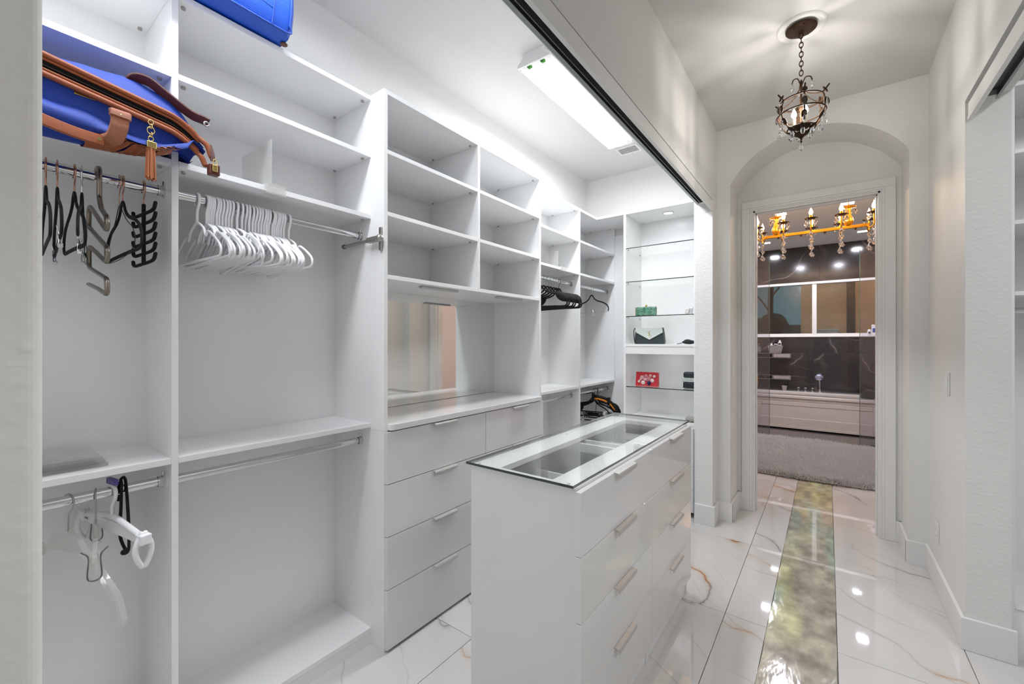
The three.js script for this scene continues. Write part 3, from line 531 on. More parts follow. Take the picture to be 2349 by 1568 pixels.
{
  const zs = [-3.60, -3.625, -3.65, -3.675, -3.70, -3.73], nm = ['nearest in the jumble below the single hanger', 'second in the jumble under the far shelf', 'third in the jumble under the far shelf', 'fourth in the jumble under the far shelf', 'fifth in the jumble under the far shelf', 'farthest in the jumble under the far shelf'];
  zs.forEach((z, i) => { const k = velvetHanger('black skirt hanger with clips, ' + nm[i], [RX, RL, z], [0.15, -0.2, 0.3, -0.1, 0.2, 0.0][i], { hook: i % 2 ? M.blackGloss : M.chrome, clips: i % 2 ? [-0.13, 0.1] : [-0.1, 0.14], tilt: [0.05, -0.08, 0.1, -0.04, 0.06, 0][i], w: 0.205, pads: i === 2 }); k.userData.group = 'jumbled black hangers on the lower far rail'; });
  const t = thing('pants_hanger', 'black multi-bar trouser hanger with white end joints hanging lowest in the jumble', 'hanger', [RX, RL - 0.15, -3.69]);
  for (let i = 0; i < 4; i++) part('bar', rod([RX - 0.17, RL - 0.215 - i * 0.03, -3.63 - i * 0.012], [RX + 0.17, RL - 0.215 - i * 0.03, -3.68 - i * 0.012], 0.0055, 8), M.black, t);
  for (const x of [-0.13, 0.1]) part('joint', box(RX + x - 0.012, RX + x + 0.012, RL - 0.315, RL - 0.205, -3.69, -3.64, 0.004), M.whitePlastic, t);
  part('hook', tube([[RX - 0.02, RL - 0.03, -3.69], [RX - 0.012, RL, -3.69], [RX, RL + 0.005, -3.69], [RX + 0.016, RL - 0.005, -3.69], [RX + 0.01, RL - 0.05, -3.69], [RX, RL - 0.21, -3.67]], 0.003, 40, 8), M.blackGloss, t);
  const b = thing('belt', 'orange and black ribbed strap draped over the jumbled black hangers', 'strap', [RX + 0.1, RL - 0.12, -3.62]);
  const q = s => [[RX + 0.02, RL - 0.055 + s, -3.585], [RX + 0.09, RL - 0.062 + s, -3.595], [RX + 0.16, RL - 0.09 + s, -3.61], [RX + 0.215, RL - 0.15 + s, -3.625], [RX + 0.235, RL - 0.22 + s, -3.635]];
  const g = tube(q(0), 0.013, 50, 8); part('strap', g, M.black, b);
  part('lining', tube(q(-0.022).slice(0, 4), 0.0085, 40, 8), S({ color: 0xf08a14, roughness: 0.5 }), b, 'orange inner side of the strap');
  for (const i of [0, 2]) { const [x, y, z] = q(0)[i]; part('buckle', box(x - 0.012, x + 0.012, y - 0.045, y + 0.03, z - 0.018, z + 0.018, 0.006), M.blackGloss, b); }
}
// valet rod on the deep panel
{
  const t = thing('valet_rod', 'brushed nickel pull-out valet rod on the deep white panel', 'valet rod', [-1.62, 1.85, -1.14]);
  part('mount', box(-1.612, -1.596, 1.80, 1.905, -1.1633, -1.152, 0.002), M.nickel, t); part('sleeve', box(-1.675, -1.596, 1.838, 1.862, -1.152, -1.128, 0.004), M.nickel, t);
  part('rod', rod([-1.87, 1.849, -1.14], [-1.6, 1.850, -1.14], 0.0075, 16), M.nickel, t); part('end_ring', rod([-1.874, 1.849, -1.14], [-1.862, 1.849, -1.14], 0.0105, 16), M.trackDark, t); part('knob', ball(-1.588, 1.851, -1.14, 0.0165, 1, 18), M.nickel, t);
}
// acrylic shelf dividers and the flat plastic packets
{
  const t = thing('shelf_divider', 'clear acrylic divider clipped on the shelf over the white hangers', 'divider', [-1.8, 1.977, -0.735]);
  part('fin', box(-1.97, -1.70, 1.979, 2.165, -0.7372, -0.7338, 0.001), M.acrylic, t);
  part('clip', [box(-1.72, -1.66, 1.9785, 1.984, -0.772, -0.70, 0.002), box(-1.665, -1.66, 1.945, 1.984, -0.772, -0.70, 0.002), box(-1.715, -1.66, 1.942, 1.947, -0.772, -0.70, 0.002)], M.acrylic, t);
  const u = thing('shelf_divider', 'small clear acrylic divider on the shelf over the black hangers', 'divider', [-1.8, 1.979, -2.90]);
  part('fin', box(-1.97, -1.72, 1.981, 2.12, -2.9115, -2.9085, 0.001), M.acrylic, u); part('clip', [box(-1.72, -1.66, 1.9805, 1.986, -2.945, -2.875, 0.002), box(-1.665, -1.66, 1.95, 1.986, -2.945, -2.875, 0.002), box(-1.715, -1.66, 1.947, 1.952, -2.945, -2.875, 0.002)], M.acrylic, u);
}
{
  const t = thing('plastic_packet', 'flat clear plastic packet of hinged acrylic boxes on the lower near shelf', 'packet', [-1.85, 1.0175, -0.15]);
  const m = P({ color: 0xf2f1f0, roughness: 0.12, transmission: 0.82, thickness: 0, ior: 1.45 });
  for (let i = 0; i < 3; i++) part('box', box(-1.975, -1.735 - i * 0.004, 1.0182 + i * 0.0095, 1.0272 + i * 0.0095, -0.285 + i * 0.006, 0.12, 0.001), m, t);
  const n = 22, w = []; const sh = new THREE.PlaneGeometry(0.25, 0.42, n, n * 2); sh.rotateX(-Math.PI / 2); const p = sh.attributes.position;
  for (let i = 0; i < p.count; i++) p.setY(i, 0.004 * fbm(p.getX(i) * 30, p.getZ(i) * 30, 8, 3) + 0.010 * Math.max(0, fbm(p.getX(i) * 9, p.getZ(i) * 12, 12, 3) - 0.5)); sh.translate(-1.85, 1.0485, -0.09); sh.computeVertexNormals();
  part('wrapper', sh, P({ color: 0xffffff, roughness: 0.05, transmission: 1, thickness: 0, ior: 1.5, side: THREE.DoubleSide }), t);
}

// ================= bags =================
function loft(rows, closeU = false) {                                  // rows of [x,y,z]; smooth-shaded skin
  const n = rows.length, m = rows[0].length, pos = [], idx = [], uv = [];
  rows.forEach((r, i) => r.forEach(([x, y, z], j) => { pos.push(x, y, z); uv.push(j / (m - 1), i / (n - 1)); }));
  for (let i = 0; i < n - 1; i++) for (let j = 0; j < (closeU ? m : m - 1); j++) { const a = i * m + j, b = i * m + (j + 1) % m, c = a + m, d = (i + 1) * m + (j + 1) % m; idx.push(a, b, c, b, d, c); }
  const g = new THREE.BufferGeometry(); g.setAttribute('position', new THREE.Float32BufferAttribute(pos, 3)); g.setAttribute('uv', new THREE.Float32BufferAttribute(uv, 2)); g.setIndex(idx); g.computeVertexNormals(); return g;
}
function spline(pts, n) { const c = new THREE.CatmullRomCurve3(pts.map(p => V(...p)), false, 'catmullrom', 0.5); return c.getPoints(n).map(p => [p.x, p.y, p.z]); }
function ribbon(pts, w, th, n = 40, dir = V(0, 1, 0)) {                 // flat strap along a curve, its width along dir
  const c = spline(pts, n), rows = [];
  for (let i = 0; i <= n; i++) { const a = V(...c[Math.max(0, i - 1)]), b = V(...c[Math.min(n, i + 1)]), t = b.sub(a).normalize(), s = dir.clone().sub(t.clone().multiplyScalar(dir.dot(t))).normalize(), k = s.clone().cross(t); const p = V(...c[i]);
    rows.push([[1, 1], [0.85, 1.6], [-0.85, 1.6], [-1, 1], [-1, -1], [-0.85, -1.6], [0.85, -1.6], [1, -1]].map(([u, v]) => p.clone().addScaledVector(s, u * w / 2).addScaledVector(k, v * th / 2).toArray())); }
  const g = loft(rows, true); const caps = [0, n].map(i => { const q = rows[i], f = []; for (let j = 1; j < 7; j++) f.push(...q[0], ...q[j], ...q[j + 1]); const h = new THREE.BufferGeometry(); h.setAttribute('position', new THREE.Float32BufferAttribute(f, 3)); h.computeVertexNormals(); return clean(h); });
  return mergeGeometries([clean(g), ...caps]);
}
{ // slouched travel bag lying on its side, zip mouth towards the room
  const t = thing('travel_bag', 'slouched royal blue bag with tan leather trim, tassel and padlock tag on the near shelf', 'bag', [-1.75, 1.978, -0.17]);
  const zs = []; for (let i = 0; i <= 40; i++) zs.push(0.14 - 0.61 * i / 40);
  const ym = z => { const b = 2.074 + (z + 0.14) * 0.16, k = Math.max(0, -(z + 0.385)); return b - 5.2 * k * k - 0.1 * k; };
  const shrink = z => z < -0.36 ? Math.sqrt(Math.max(0, 1 - Math.pow((-0.36 - z) / 0.11, 2))) : z > 0.06 ? Math.sqrt(Math.max(0, 1 - Math.pow((z - 0.06) / 0.08, 2))) : 1;
  const XM = -1.548, wob = (z, s, a) => a * (vn(z * 14 + 20, 3, s) - 0.5) * 2;
  const up = zs.map(z => { const y = ym(z), k = shrink(z), b = 0.03 + 0.062 * Math.max(0, Math.min(1, (-z - 0.12) / 0.2)); return [[XM, y + 0.017], [XM - 0.012, y + 0.017 + 0.022 * k], [XM - 0.05, y + 0.017 + b * 0.85 * k + wob(z, 5, 0.006) * k], [XM - 0.11, y + 0.017 + b * k + wob(z, 6, 0.008) * k], [XM - 0.2, y + 0.01 + b * 0.7 * k], [XM - 0.32 * (0.3 + 0.7 * k), y - 0.02 * k], [XM - 0.40 * (0.3 + 0.7 * k), 2.03 + (y - 2.03) * (1 - k)], [XM - 0.42 * (0.3 + 0.7 * k), 1.984 + (y - 1.984) * (1 - k)]].map(([x, q]) => [x, q, z]); });
  part('upper_side', loft(up.map(r => spline(r, 30))), M.blueCloth, t);
  const low = zs.map(z => { const y = ym(z), k = z < -0.30 ? Math.sqrt(Math.max(0, 1 - Math.pow((-0.30 - z) / 0.14, 2))) : shrink(z), bot = 1.925 - 0.012 * Math.sin((z + 0.3) * 9), w1 = wob(z, 8, 0.010), w2 = wob(z, 9, 0.008); return [[XM, y - 0.017], [XM - 0.012, y - 0.045 * k - 0.01], [XM - 0.004 + w2, y - 0.075 * k - 0.005], [XM + 0.014 + w1, y - 0.105 * k], [XM + 0.004 + w1, bot + (y - bot) * (1 - k) + 0.018 * k], [XM - 0.03, bot + (y - bot) * (1 - k)], [XM - 0.085, bot + 0.015 + (y - bot) * (1 - k)], [XM - 0.142, 1.9815 + (y - 1.98) * (1 - k)], [XM - 0.17, 1.9825 + (y - 1.98) * (1 - k)], [XM - 0.42 * (0.3 + 0.7 * k), 1.9825 + (y - 1.98) * (1 - k)]].map(([x, q]) => [x, q, z]); });
  part('lower_side', loft(low.map(r => spline(r, 40))), M.blueCloth, t);
  const patch = low.filter((r, i) => zs[i] < -0.205 && zs[i] > -0.43).map((r, i, all) => { const k = Math.sin(Math.PI * Math.min(1, (i + 0.8) / (all.length - 0.2) * 0.92)); return spline(r, 40).slice(Math.round(17 - 4 * k), 29).map(([x, y, z]) => [x + 0.007, y - 0.007, z]); });
  part('base_patch', loft(patch), M.tan, t);
  const lip = o => zs.filter(z => z > -0.455).map(z => [XM + 0.004, ym(z) + o, z]);
  const tail = [[XM + 0.012, ym(-0.46) - 0.014, -0.474], [XM + 0.016, ym(-0.46) - 0.045, -0.484]];
  part('piping', tube([...lip(0.024), [XM + 0.01, ym(-0.45) + 0.002, -0.476], [XM + 0.014, ym(-0.45) - 0.03, -0.486]], 0.0078, 120, 8), M.tan, t); part('piping', tube([...lip(-0.024), [XM + 0.008, ym(-0.46) - 0.028, -0.462], [XM + 0.01, ym(-0.46) - 0.05, -0.471]], 0.0078, 120, 8), M.tan, t);
  part('trim_strip', [tube(lip(0.0125), 0.0036, 100, 6), tube(lip(-0.0125), 0.0036, 100, 6), tube(lip(-0.017), 0.0025, 100, 6)], M.tan, t);
  part('zip_tape', loft(zs.filter(z => z > -0.46).map(z => [[XM + 0.002, ym(z) + 0.016, z], [XM - 0.006, ym(z) + 0.006, z], [XM - 0.004, ym(z), z], [XM - 0.006, ym(z) - 0.006, z], [XM + 0.002, ym(z) - 0.016, z]])), M.black, t);
  part('zip_teeth', tube(lip(0).map(([x, y, z]) => [x - 0.006, y, z]), 0.0028, 100, 6), S({ color: 0x3a332f, metalness: 0.7, roughness: 0.4 }), t);
  part('handle', ribbon([[-1.50, 1.95, 0.02], [-1.512, 1.938, -0.08], [-1.516, 1.926, -0.14], [-1.52, 1.919, -0.19], [-1.524, 1.918, -0.24]], 0.027, 0.007), M.tan, t);
  part('rivet', (() => { const g = new THREE.CylinderGeometry(0.0045, 0.0045, 0.004, 12); g.rotateZ(Math.PI / 2); g.translate(-1.518, 1.918, -0.232); return g; })(), M.paleGold, t);
  const tab = part('handle_tab', [ribbon([[-1.522, 1.998, -0.268], [-1.508, 1.985, -0.27], [-1.505, 1.962, -0.268], [-1.516, 1.935, -0.262], [-1.53, 1.925, -0.25]], 0.036, 0.009, 24, V(0, 0, 1)), ribbon([[-1.518, 2.003, -0.27], [-1.503, 1.998, -0.271], [-1.5, 1.984, -0.27]], 0.042, 0.008, 14, V(0, 0, 1))], P({ color: 0xa86a4e, roughness: 0.5, bumpMap: leatherTex, bumpScale: 0.0004 }), t, 'pinkish tan leather tab');
  part('stud', ball(-1.4965, 1.99, -0.27, 0.003), M.paleGold, tab);
  part('strap', ribbon([[-1.63, 2.128, -0.30], [-1.60, 2.150, -0.318], [-1.585, 2.150, -0.345], [-1.58, 2.132, -0.375], [-1.575, 2.110, -0.41], [-1.565, 2.088, -0.445], [-1.558, 2.082, -0.470], [-1.556, 2.078, -0.486]], 0.030, 0.005, 50, V(1, 0.5, 0)), M.brown, t, 'dark brown shoulder strap');
  const ey = new THREE.TorusGeometry(0.0065, 0.0025, 8, 18); ey.rotateY(Math.PI / 2); ey.translate(-1.543, 2.066, -0.476); part('eyelet', ey, M.nickel, t);
  part('name_plate', box(-1.5535, -1.5505, 2.029, 2.040, -0.232, -0.19, 0.001), M.paleGold, t, 'thin gold plate');
  { const c = [-1.525, 2.008, -0.338], gs = []; for (let i = 0; i < 5; i++) { const g = new THREE.TorusGeometry(i === 2 ? 0.008 : 0.0055, 0.0014, 6, 16); g.rotateY(i % 2 ? 0.3 : Math.PI / 2 - 0.2); g.scale(1, 1.25, 1); g.translate(c[0], c[1] - i * 0.0115, c[2]); gs.push(g); }
    const ts = part('tassel', gs, M.paleGold, t); part('cap', [box(c[0] - 0.011, c[0] + 0.011, 1.934, 1.952, c[2] - 0.011, c[2] + 0.011, 0.002)], M.paleGold, ts);
    const st = []; for (let i = 0; i < 22; i++) { const a = i * 2.4, r = 0.002 + 0.0075 * Math.sqrt(i / 22); st.push(ribbon([[c[0] + r * Math.cos(a), 1.936, c[2] + r * Math.sin(a)], [c[0] + r * 1.15 * Math.cos(a), 1.90, c[2] + r * 1.15 * Math.sin(a)], [c[0] + r * 1.35 * Math.cos(a), 1.846 + 0.004 * (i % 3), c[2] + r * 1.35 * Math.sin(a)]], 0.0045, 0.0015, 6, V(Math.cos(a + 1.57), 0, Math.sin(a + 1.57)))); }
    const fr = part('fringe', st, S({ color: 0xb0683f, roughness: 0.55 }), ts); fr.userData.kind = 'stuff'; }
  part('tag_strap', ribbon([[-1.536, 2.0, -0.482], [-1.53, 1.972, -0.487], [-1.528, 1.952, -0.488]], 0.012, 0.005, 16, V(0, 0, 1)), M.brown, t);
  const tg = part('key_tag', box(-1.536, -1.510, 1.905, 1.938, -0.503, -0.474, 0.004), M.brown, t);
  part('padlock', [box(-1.51, -1.5035, 1.913, 1.934, -0.494, -0.480, 0.002), tube([[-1.5065, 1.932, -0.492], [-1.5065, 1.946, -0.491], [-1.5065, 1.951, -0.487], [-1.5065, 1.946, -0.483], [-1.5065, 1.932, -0.482]], 0.0015, 20, 6)], M.paleGold, tg);
}
{ // boxy blue bag on top of the second unit
  const t = thing('handbag', 'boxy bright blue leather handbag standing on top of the tall unit', 'bag', [-1.745, 2.526, -0.53]);
  const x0 = -1.90, x1 = -1.60, z0 = -0.772, z1 = -0.29, y0 = 2.532, y1 = 2.86, rows = [];
  for (let i = 0; i <= 12; i++) { const s = i / 12, y = y0 + (y1 - y0) * s, b = 0.02 * Math.sin(Math.PI * Math.min(1, s * 1.2)), ins = s < 0.04 ? 0.006 : s > 0.9 ? 0.05 * (s - 0.9) * 10 : 0, row = [];
    const xa = x0 + ins, xb = x1 + b - ins, za = z0 - b * 0.4 + ins + 0.02 * s, zb = z1 + b * 0.4 - ins - 0.02 * s, r = 0.03; 
    for (const [cx, cz, a0] of [[xb - r, zb - r, 0], [xb - r, za + r, -Math.PI / 2], [xa + r, za + r, -Math.PI], [xa + r, zb - r, -1.5 * Math.PI]]) for (let q = 0; q <= 4; q++) { const a = a0 + Math.PI / 2 - q / 4 * Math.PI / 2; row.push([cx + r * Math.cos(a), y, cz + r * Math.sin(a)]); } rows.push(row); }
  const cap = (row, y) => { const s = new THREE.Shape(row.map(p => new THREE.Vector2(p[0], -p[2]))); const g = new THREE.ShapeGeometry(s); g.rotateX(-Math.PI / 2); g.translate(0, y, 0); return clean(g); };
  part('body', [clean(loft(rows, true)), cap(rows[0], y0), cap(rows[12], y1)], M.blue, t);
  const ring = (k, dx) => rows.map((r, i) => [r[k][0] + dx, r[k][1], r[k][2]]);
  part('piping', tube([...ring(4, 0.001).reverse().slice(0, 12), [x1 - 0.002, y0 + 0.004, z1 - 0.02], [x1 + 0.001, y0 + 0.002, -0.53], [x1 - 0.002, y0 + 0.004, z0 + 0.02], ...ring(6, 0.001).slice(1)], 0.0035, 160, 7, false, 0.3), M.blue, t);
  part('seam', tube([[x1 + 0.003, y0 + 0.004, -0.692], [x1 + 0.012, y0 + 0.05, -0.694], [x1 + 0.021, y0 + 0.12, -0.698], [x1 + 0.018, y0 + 0.24, -0.705]], 0.0018, 40, 6), M.blue, t);
  part('seam', tube([[x1 + 0.012, y0 + 0.055, -0.694], [x1 + 0.013, y0 + 0.07, -0.60], [x1 + 0.019, y0 + 0.105, -0.50], [x1 + 0.022, y0 + 0.14, -0.40]], 0.0016, 30, 6), M.blue, t);
  for (const [x, z] of [[-1.665, -0.765], [-1.72, -0.70], [-1.72, -0.35]]) part('foot', lathe([[0, 0], [0.012, 0], [0.013, 0.004], [0.01, 0.0072], [0, 0.0072]], x, 2.5255, z, 14), M.brown, t);
  for (const s of [0]) part('handle', tube([[-1.75, 2.85, -0.66], [-1.75, 2.93, -0.63], [-1.75, 2.955, -0.53], [-1.75, 2.93, -0.43], [-1.75, 2.85, -0.40]], 0.008, 40, 8), M.tan, t);
}
// ---- clutches in the display cabinet
{
  const seqTex = tex(256, 256, (u, v) => { const i = Math.floor(u * 44), j = Math.floor(v * 44), h = hash(i, j, 5), k = hash(i, j, 9); const band = Math.floor(u * 6) % 2; const c = h < 0.38 ? [0.05, 0.42, 0.30] : h < 0.55 ? [0.25, 0.68, 0.45] : h < 0.68 ? [0.07, 0.16, 0.40] : h < 0.85 ? [0.75, 0.86, 0.80] : [0.4, 0.45, 0.2]; const fx = (u * 44) % 1 - 0.5, fy = (v * 44) % 1 - 0.5, d = fx * fx + fy * fy < 0.2 ? 1 : 0.35; return c.map(q => Math.min(1, q * 1.5 + 0.06) * d * (0.7 + 0.5 * k) * (band ? 1 : 0.85)); }, true, [6, 10]);
  const t = thing('clutch_bag', 'green and blue sequined box clutch with a round gold clasp on glass', 'bag', [-1.253, 1.614, -3.6]);
  part('body', uvM(new RoundedBoxGeometry(0.172, 0.078, 0.05, 3, 0.012).translate(-1.25, 1.654, -3.6)), S({ map: seqTex, color: 0xffffff, metalness: 0, roughness: 0.3 }), t);
  part('frame', [box(-1.341, -1.334, 1.6155, 1.692, -3.618, -3.58, 0.003), box(-1.34, -1.164, 1.689, 1.694, -3.603, -3.597, 0.001)], M.paleGold, t);
  part('clasp', [ball(-1.251, 1.7035, -3.6, 0.0105, 1, 16), rod([-1.251, 1.69, -3.6], [-1.251, 1.699, -3.6], 0.004)], M.paleGold, t);
}
{
  const t = thing('clutch_bag', 'charcoal envelope clutch with a pale quilted flap and gold emblem', 'bag', [-1.232, 1.3725, -3.63]);
  const dark = P({ color: 0x303b3b, roughness: 0.45, bumpMap: leatherTex, bumpScale: 0.0004 }), pale = P({ color: 0xd3dad5, roughness: 0.45 });
  const z = -3.655, bz = -3.61; const g = extrude([[-1.353, 1.375], [-1.111, 1.375], [-1.106, 1.39], [-1.113, 1.46], [-1.122, 1.508], [-1.342, 1.508], [-1.35, 1.46], [-1.357, 1.39]], 0.04, 0.004); g.translate(0, 0, z); part('body', g, dark, t);
  const fl = extrude([[-1.345, 1.512], [-1.122, 1.512], [-1.115, 1.472], [-1.225, 1.412], [-1.34, 1.474]], 0.004, 0.0025); fl.translate(0, 0, bz + 0.0015); const flap = part('flap', fl, pale, t, 'pale mint quilted flap');
  part('stitching', [0.022, 0.044, 0.066].map(k => tube([[-1.33, 1.474 + k * 0.62, bz + 0.0075], [-1.226, 1.418 + k, bz + 0.0075], [-1.124, 1.474 + k * 0.6, bz + 0.0075]], 0.0012, 30, 5, false, 0.05)), S({ color: 0xb9c2bc, roughness: 0.6 }), flap);
  part('emblem', [tube([[-1.243, 1.485, bz + 0.009], [-1.229, 1.468, bz + 0.009], [-1.229, 1.447, bz + 0.009]], 0.0013, 14, 5, false, 0.05), tube([[-1.217, 1.487, bz + 0.009], [-1.229, 1.468, bz + 0.009]], 0.0013, 6, 5), tube([[-1.218, 1.472, bz + 0.009], [-1.227, 1.476, bz + 0.009], [-1.233, 1.468, bz + 0.009], [-1.223, 1.461, bz + 0.009], [-1.226, 1.451, bz + 0.009], [-1.238, 1.453, bz + 0.009]], 0.0013, 24, 5), tube([[-1.221, 1.466, bz + 0.009], [-1.221, 1.44, bz + 0.009], [-1.207, 1.44, bz + 0.009]], 0.0013, 12, 5, false, 0.05)], M.paleGold, flap);
  part('wrist_strap', ribbon([[-1.345, 1.49, -3.62], [-1.352, 1.51, -3.608], [-1.360, 1.49, -3.60], [-1.358, 1.43, -3.598], [-1.352, 1.382, -3.60]], 0.012, 0.003, 30, V(0, 0, 1)), dark, t);
  part('chain', [0, 1, 2].map(i => { const q = new THREE.TorusGeometry(0.004, 0.0011, 6, 12); q.rotateX(Math.PI / 2); q.translate(-1.366 - i * 0.007, 1.3745, -3.6); return q; }), M.paleGold, t).userData.kind = 'stuff';
}
{
  const t = thing('clutch_bag', 'red clutch with pink and white fabric flowers and one navy flower', 'bag', [-1.262, 1.0085, -3.64]);
  const red = P({ color: 0xc8232f, roughness: 0.4 }), tilt = q => q, side = S({ color: 0xd9d5d2, roughness: 0.5 });
  const prof = [[0, 0], [0.052, 0.0], [0.030, 0.112], [0.024, 0.118], [0.0, 0.11]]; const g = extrude(prof.map(([z, y]) => [z, y]), 0.192); g.rotateY(-Math.PI / 2); g.translate(-1.166, 1.009, -3.68); part('body', g, red, t);
  part('gusset', [extrude(prof.map(([z, y]) => [z * 0.96, y * 0.97]), 0.003).rotateY(-Math.PI / 2).translate(-1.3575, 1.0095, -3.68)], side, t, 'pale inner side panel');
  const onFace = (u, v) => [-1.355 + u * 0.185, 1.012 + v * 0.1, -3.68 + 0.052 - 0.022 * v + 0.004];
  const flower = (name, u, v, r, m, mc) => { const [x, y, z] = onFace(u, v), ps = []; for (let k = 0; k < 2; k++) for (let i = 0; i < 6; i++) { const a = i / 6 * 6.283 + k * 0.5, e = new THREE.SphereGeometry(1, 10, 8); e.scale(r * 0.5, r * 0.42, 0.0025); e.rotateX(0.35); e.rotateZ(0); const q = r * (0.6 - k * 0.3); e.translate(0, 0, k * 0.003); e.rotateZ(a); e.translate(x + q * Math.cos(a), y + q * Math.sin(a), z + k * 0.002); ps.push(e); } const f = part(name, ps, m, t); part('bead', ball(x, y, z + 0.007, r * 0.22), mc, f); };
  const pink = S({ color: 0xe6b5bd, roughness: 0.7 }), rosem = S({ color: 0xd98592, roughness: 0.7 }), wht = S({ color: 0xefe8e2, roughness: 0.7 }), navy = S({ color: 0x14245e, roughness: 0.6 });
  for (const [u, v, r, m] of [[0.30, 0.66, 0.019, pink], [0.48, 0.80, 0.017, rosem], [0.62, 0.56, 0.023, rosem], [0.46, 0.52, 0.016, pink], [0.78, 0.44, 0.017, wht], [0.36, 0.24, 0.018, wht], [0.68, 0.84, 0.014, pink], [0.86, 0.80, 0.012, wht], [0.16, 0.32, 0.011, wht], [0.22, 0.48, 0.011, pink]]) flower('flower', u, v, r, m, M.paleGold);
  flower('flower', 0.64, 0.2, 0.017, navy, M.crystal);
}
{
  const t = thing('clutch_bag', 'black satin clutch with a glittering silver band across the middle', 'bag', [-0.90, 1.0085, -3.64]), blk = P({ color: 0x30383a, roughness: 0.4 });
  part('body', uvM(new RoundedBoxGeometry(0.108, 0.052, 0.055, 3, 0.014).translate(-0.899, 1.0355, -3.64)), blk, t, 'ruched lower half');
  part('band', uvM(new RoundedBoxGeometry(0.116, 0.036, 0.056, 2, 0.006).translate(-0.9, 1.079, -3.64)), S({ color: 0xc9d2d0, metalness: 0.6, roughness: 0.35, bumpMap: fineTex, bumpScale: 0.004 }), t, 'silver glitter band');
  part('top', uvM(new RoundedBoxGeometry(0.106, 0.05, 0.054, 3, 0.016).translate(-0.898, 1.119, -3.64)), blk, t);
  part('pleat', Array.from({ length: 12 }, (_, i) => rod([-0.948 + i * 0.0085, 1.014, -3.6118], [-0.946 + i * 0.0085, 1.058, -3.6118], 0.0022, 6)), blk, t).userData.kind = 'stuff';
}
single('pouch', 'small black quilted pouch lying flat beside the envelope clutch', 'pouch', [(() => { const e = new THREE.SphereGeometry(1, 24, 14); e.scale(0.055, 0.017, 0.035); e.translate(-0.905, 1.389, -3.62); return e; })(), (() => { const e = new THREE.SphereGeometry(1, 18, 12); e.scale(0.03, 0.012, 0.02); e.translate(-0.915, 1.40, -3.62); return e; })(), tube([[-0.955, 1.382, -3.60], [-0.972, 1.379, -3.605], [-0.985, 1.3755, -3.61], [-0.995, 1.3745, -3.61]], 0.003, 16, 6)], P({ color: 0x25292a, roughness: 0.5, bumpMap: leatherTex, bumpScale: 0.002 }));
{
  const t = thing('trinket_box', 'small white and silver ornament at the right edge of the glass shelf', 'ornament', [-0.90, 1.614, -3.6]);
  part('shell', uvM(new RoundedBoxGeometry(0.034, 0.05, 0.03, 2, 0.01).rotateZ(-0.15).translate(-0.912, 1.6425, -3.6)), S({ color: 0xe4e2df, roughness: 0.4, bumpMap: fineTex, bumpScale: 0.003 }), t);
  part('back', uvM(new RoundedBoxGeometry(0.03, 0.056, 0.02, 2, 0.008).rotateZ(-0.12).translate(-0.886, 1.644, -3.605)), S({ color: 0xd8d8d8, metalness: 0.5, roughness: 0.3 }), t); part('base', box(-0.93, -0.868, 1.6142, 1.6182, -3.617, -3.585, 0.001), M.satin, t);
}
single('puff', 'round beige puff lying on the low counter of the display cabinet', 'puff', (() => { const e = new THREE.SphereGeometry(1, 24, 16); e.scale(0.045, 0.02, 0.045); e.rotateZ(-0.1); e.translate(-0.885, 0.766, -3.60); return e; })(), S({ color: 0xa5a29a, roughness: 0.8 }));

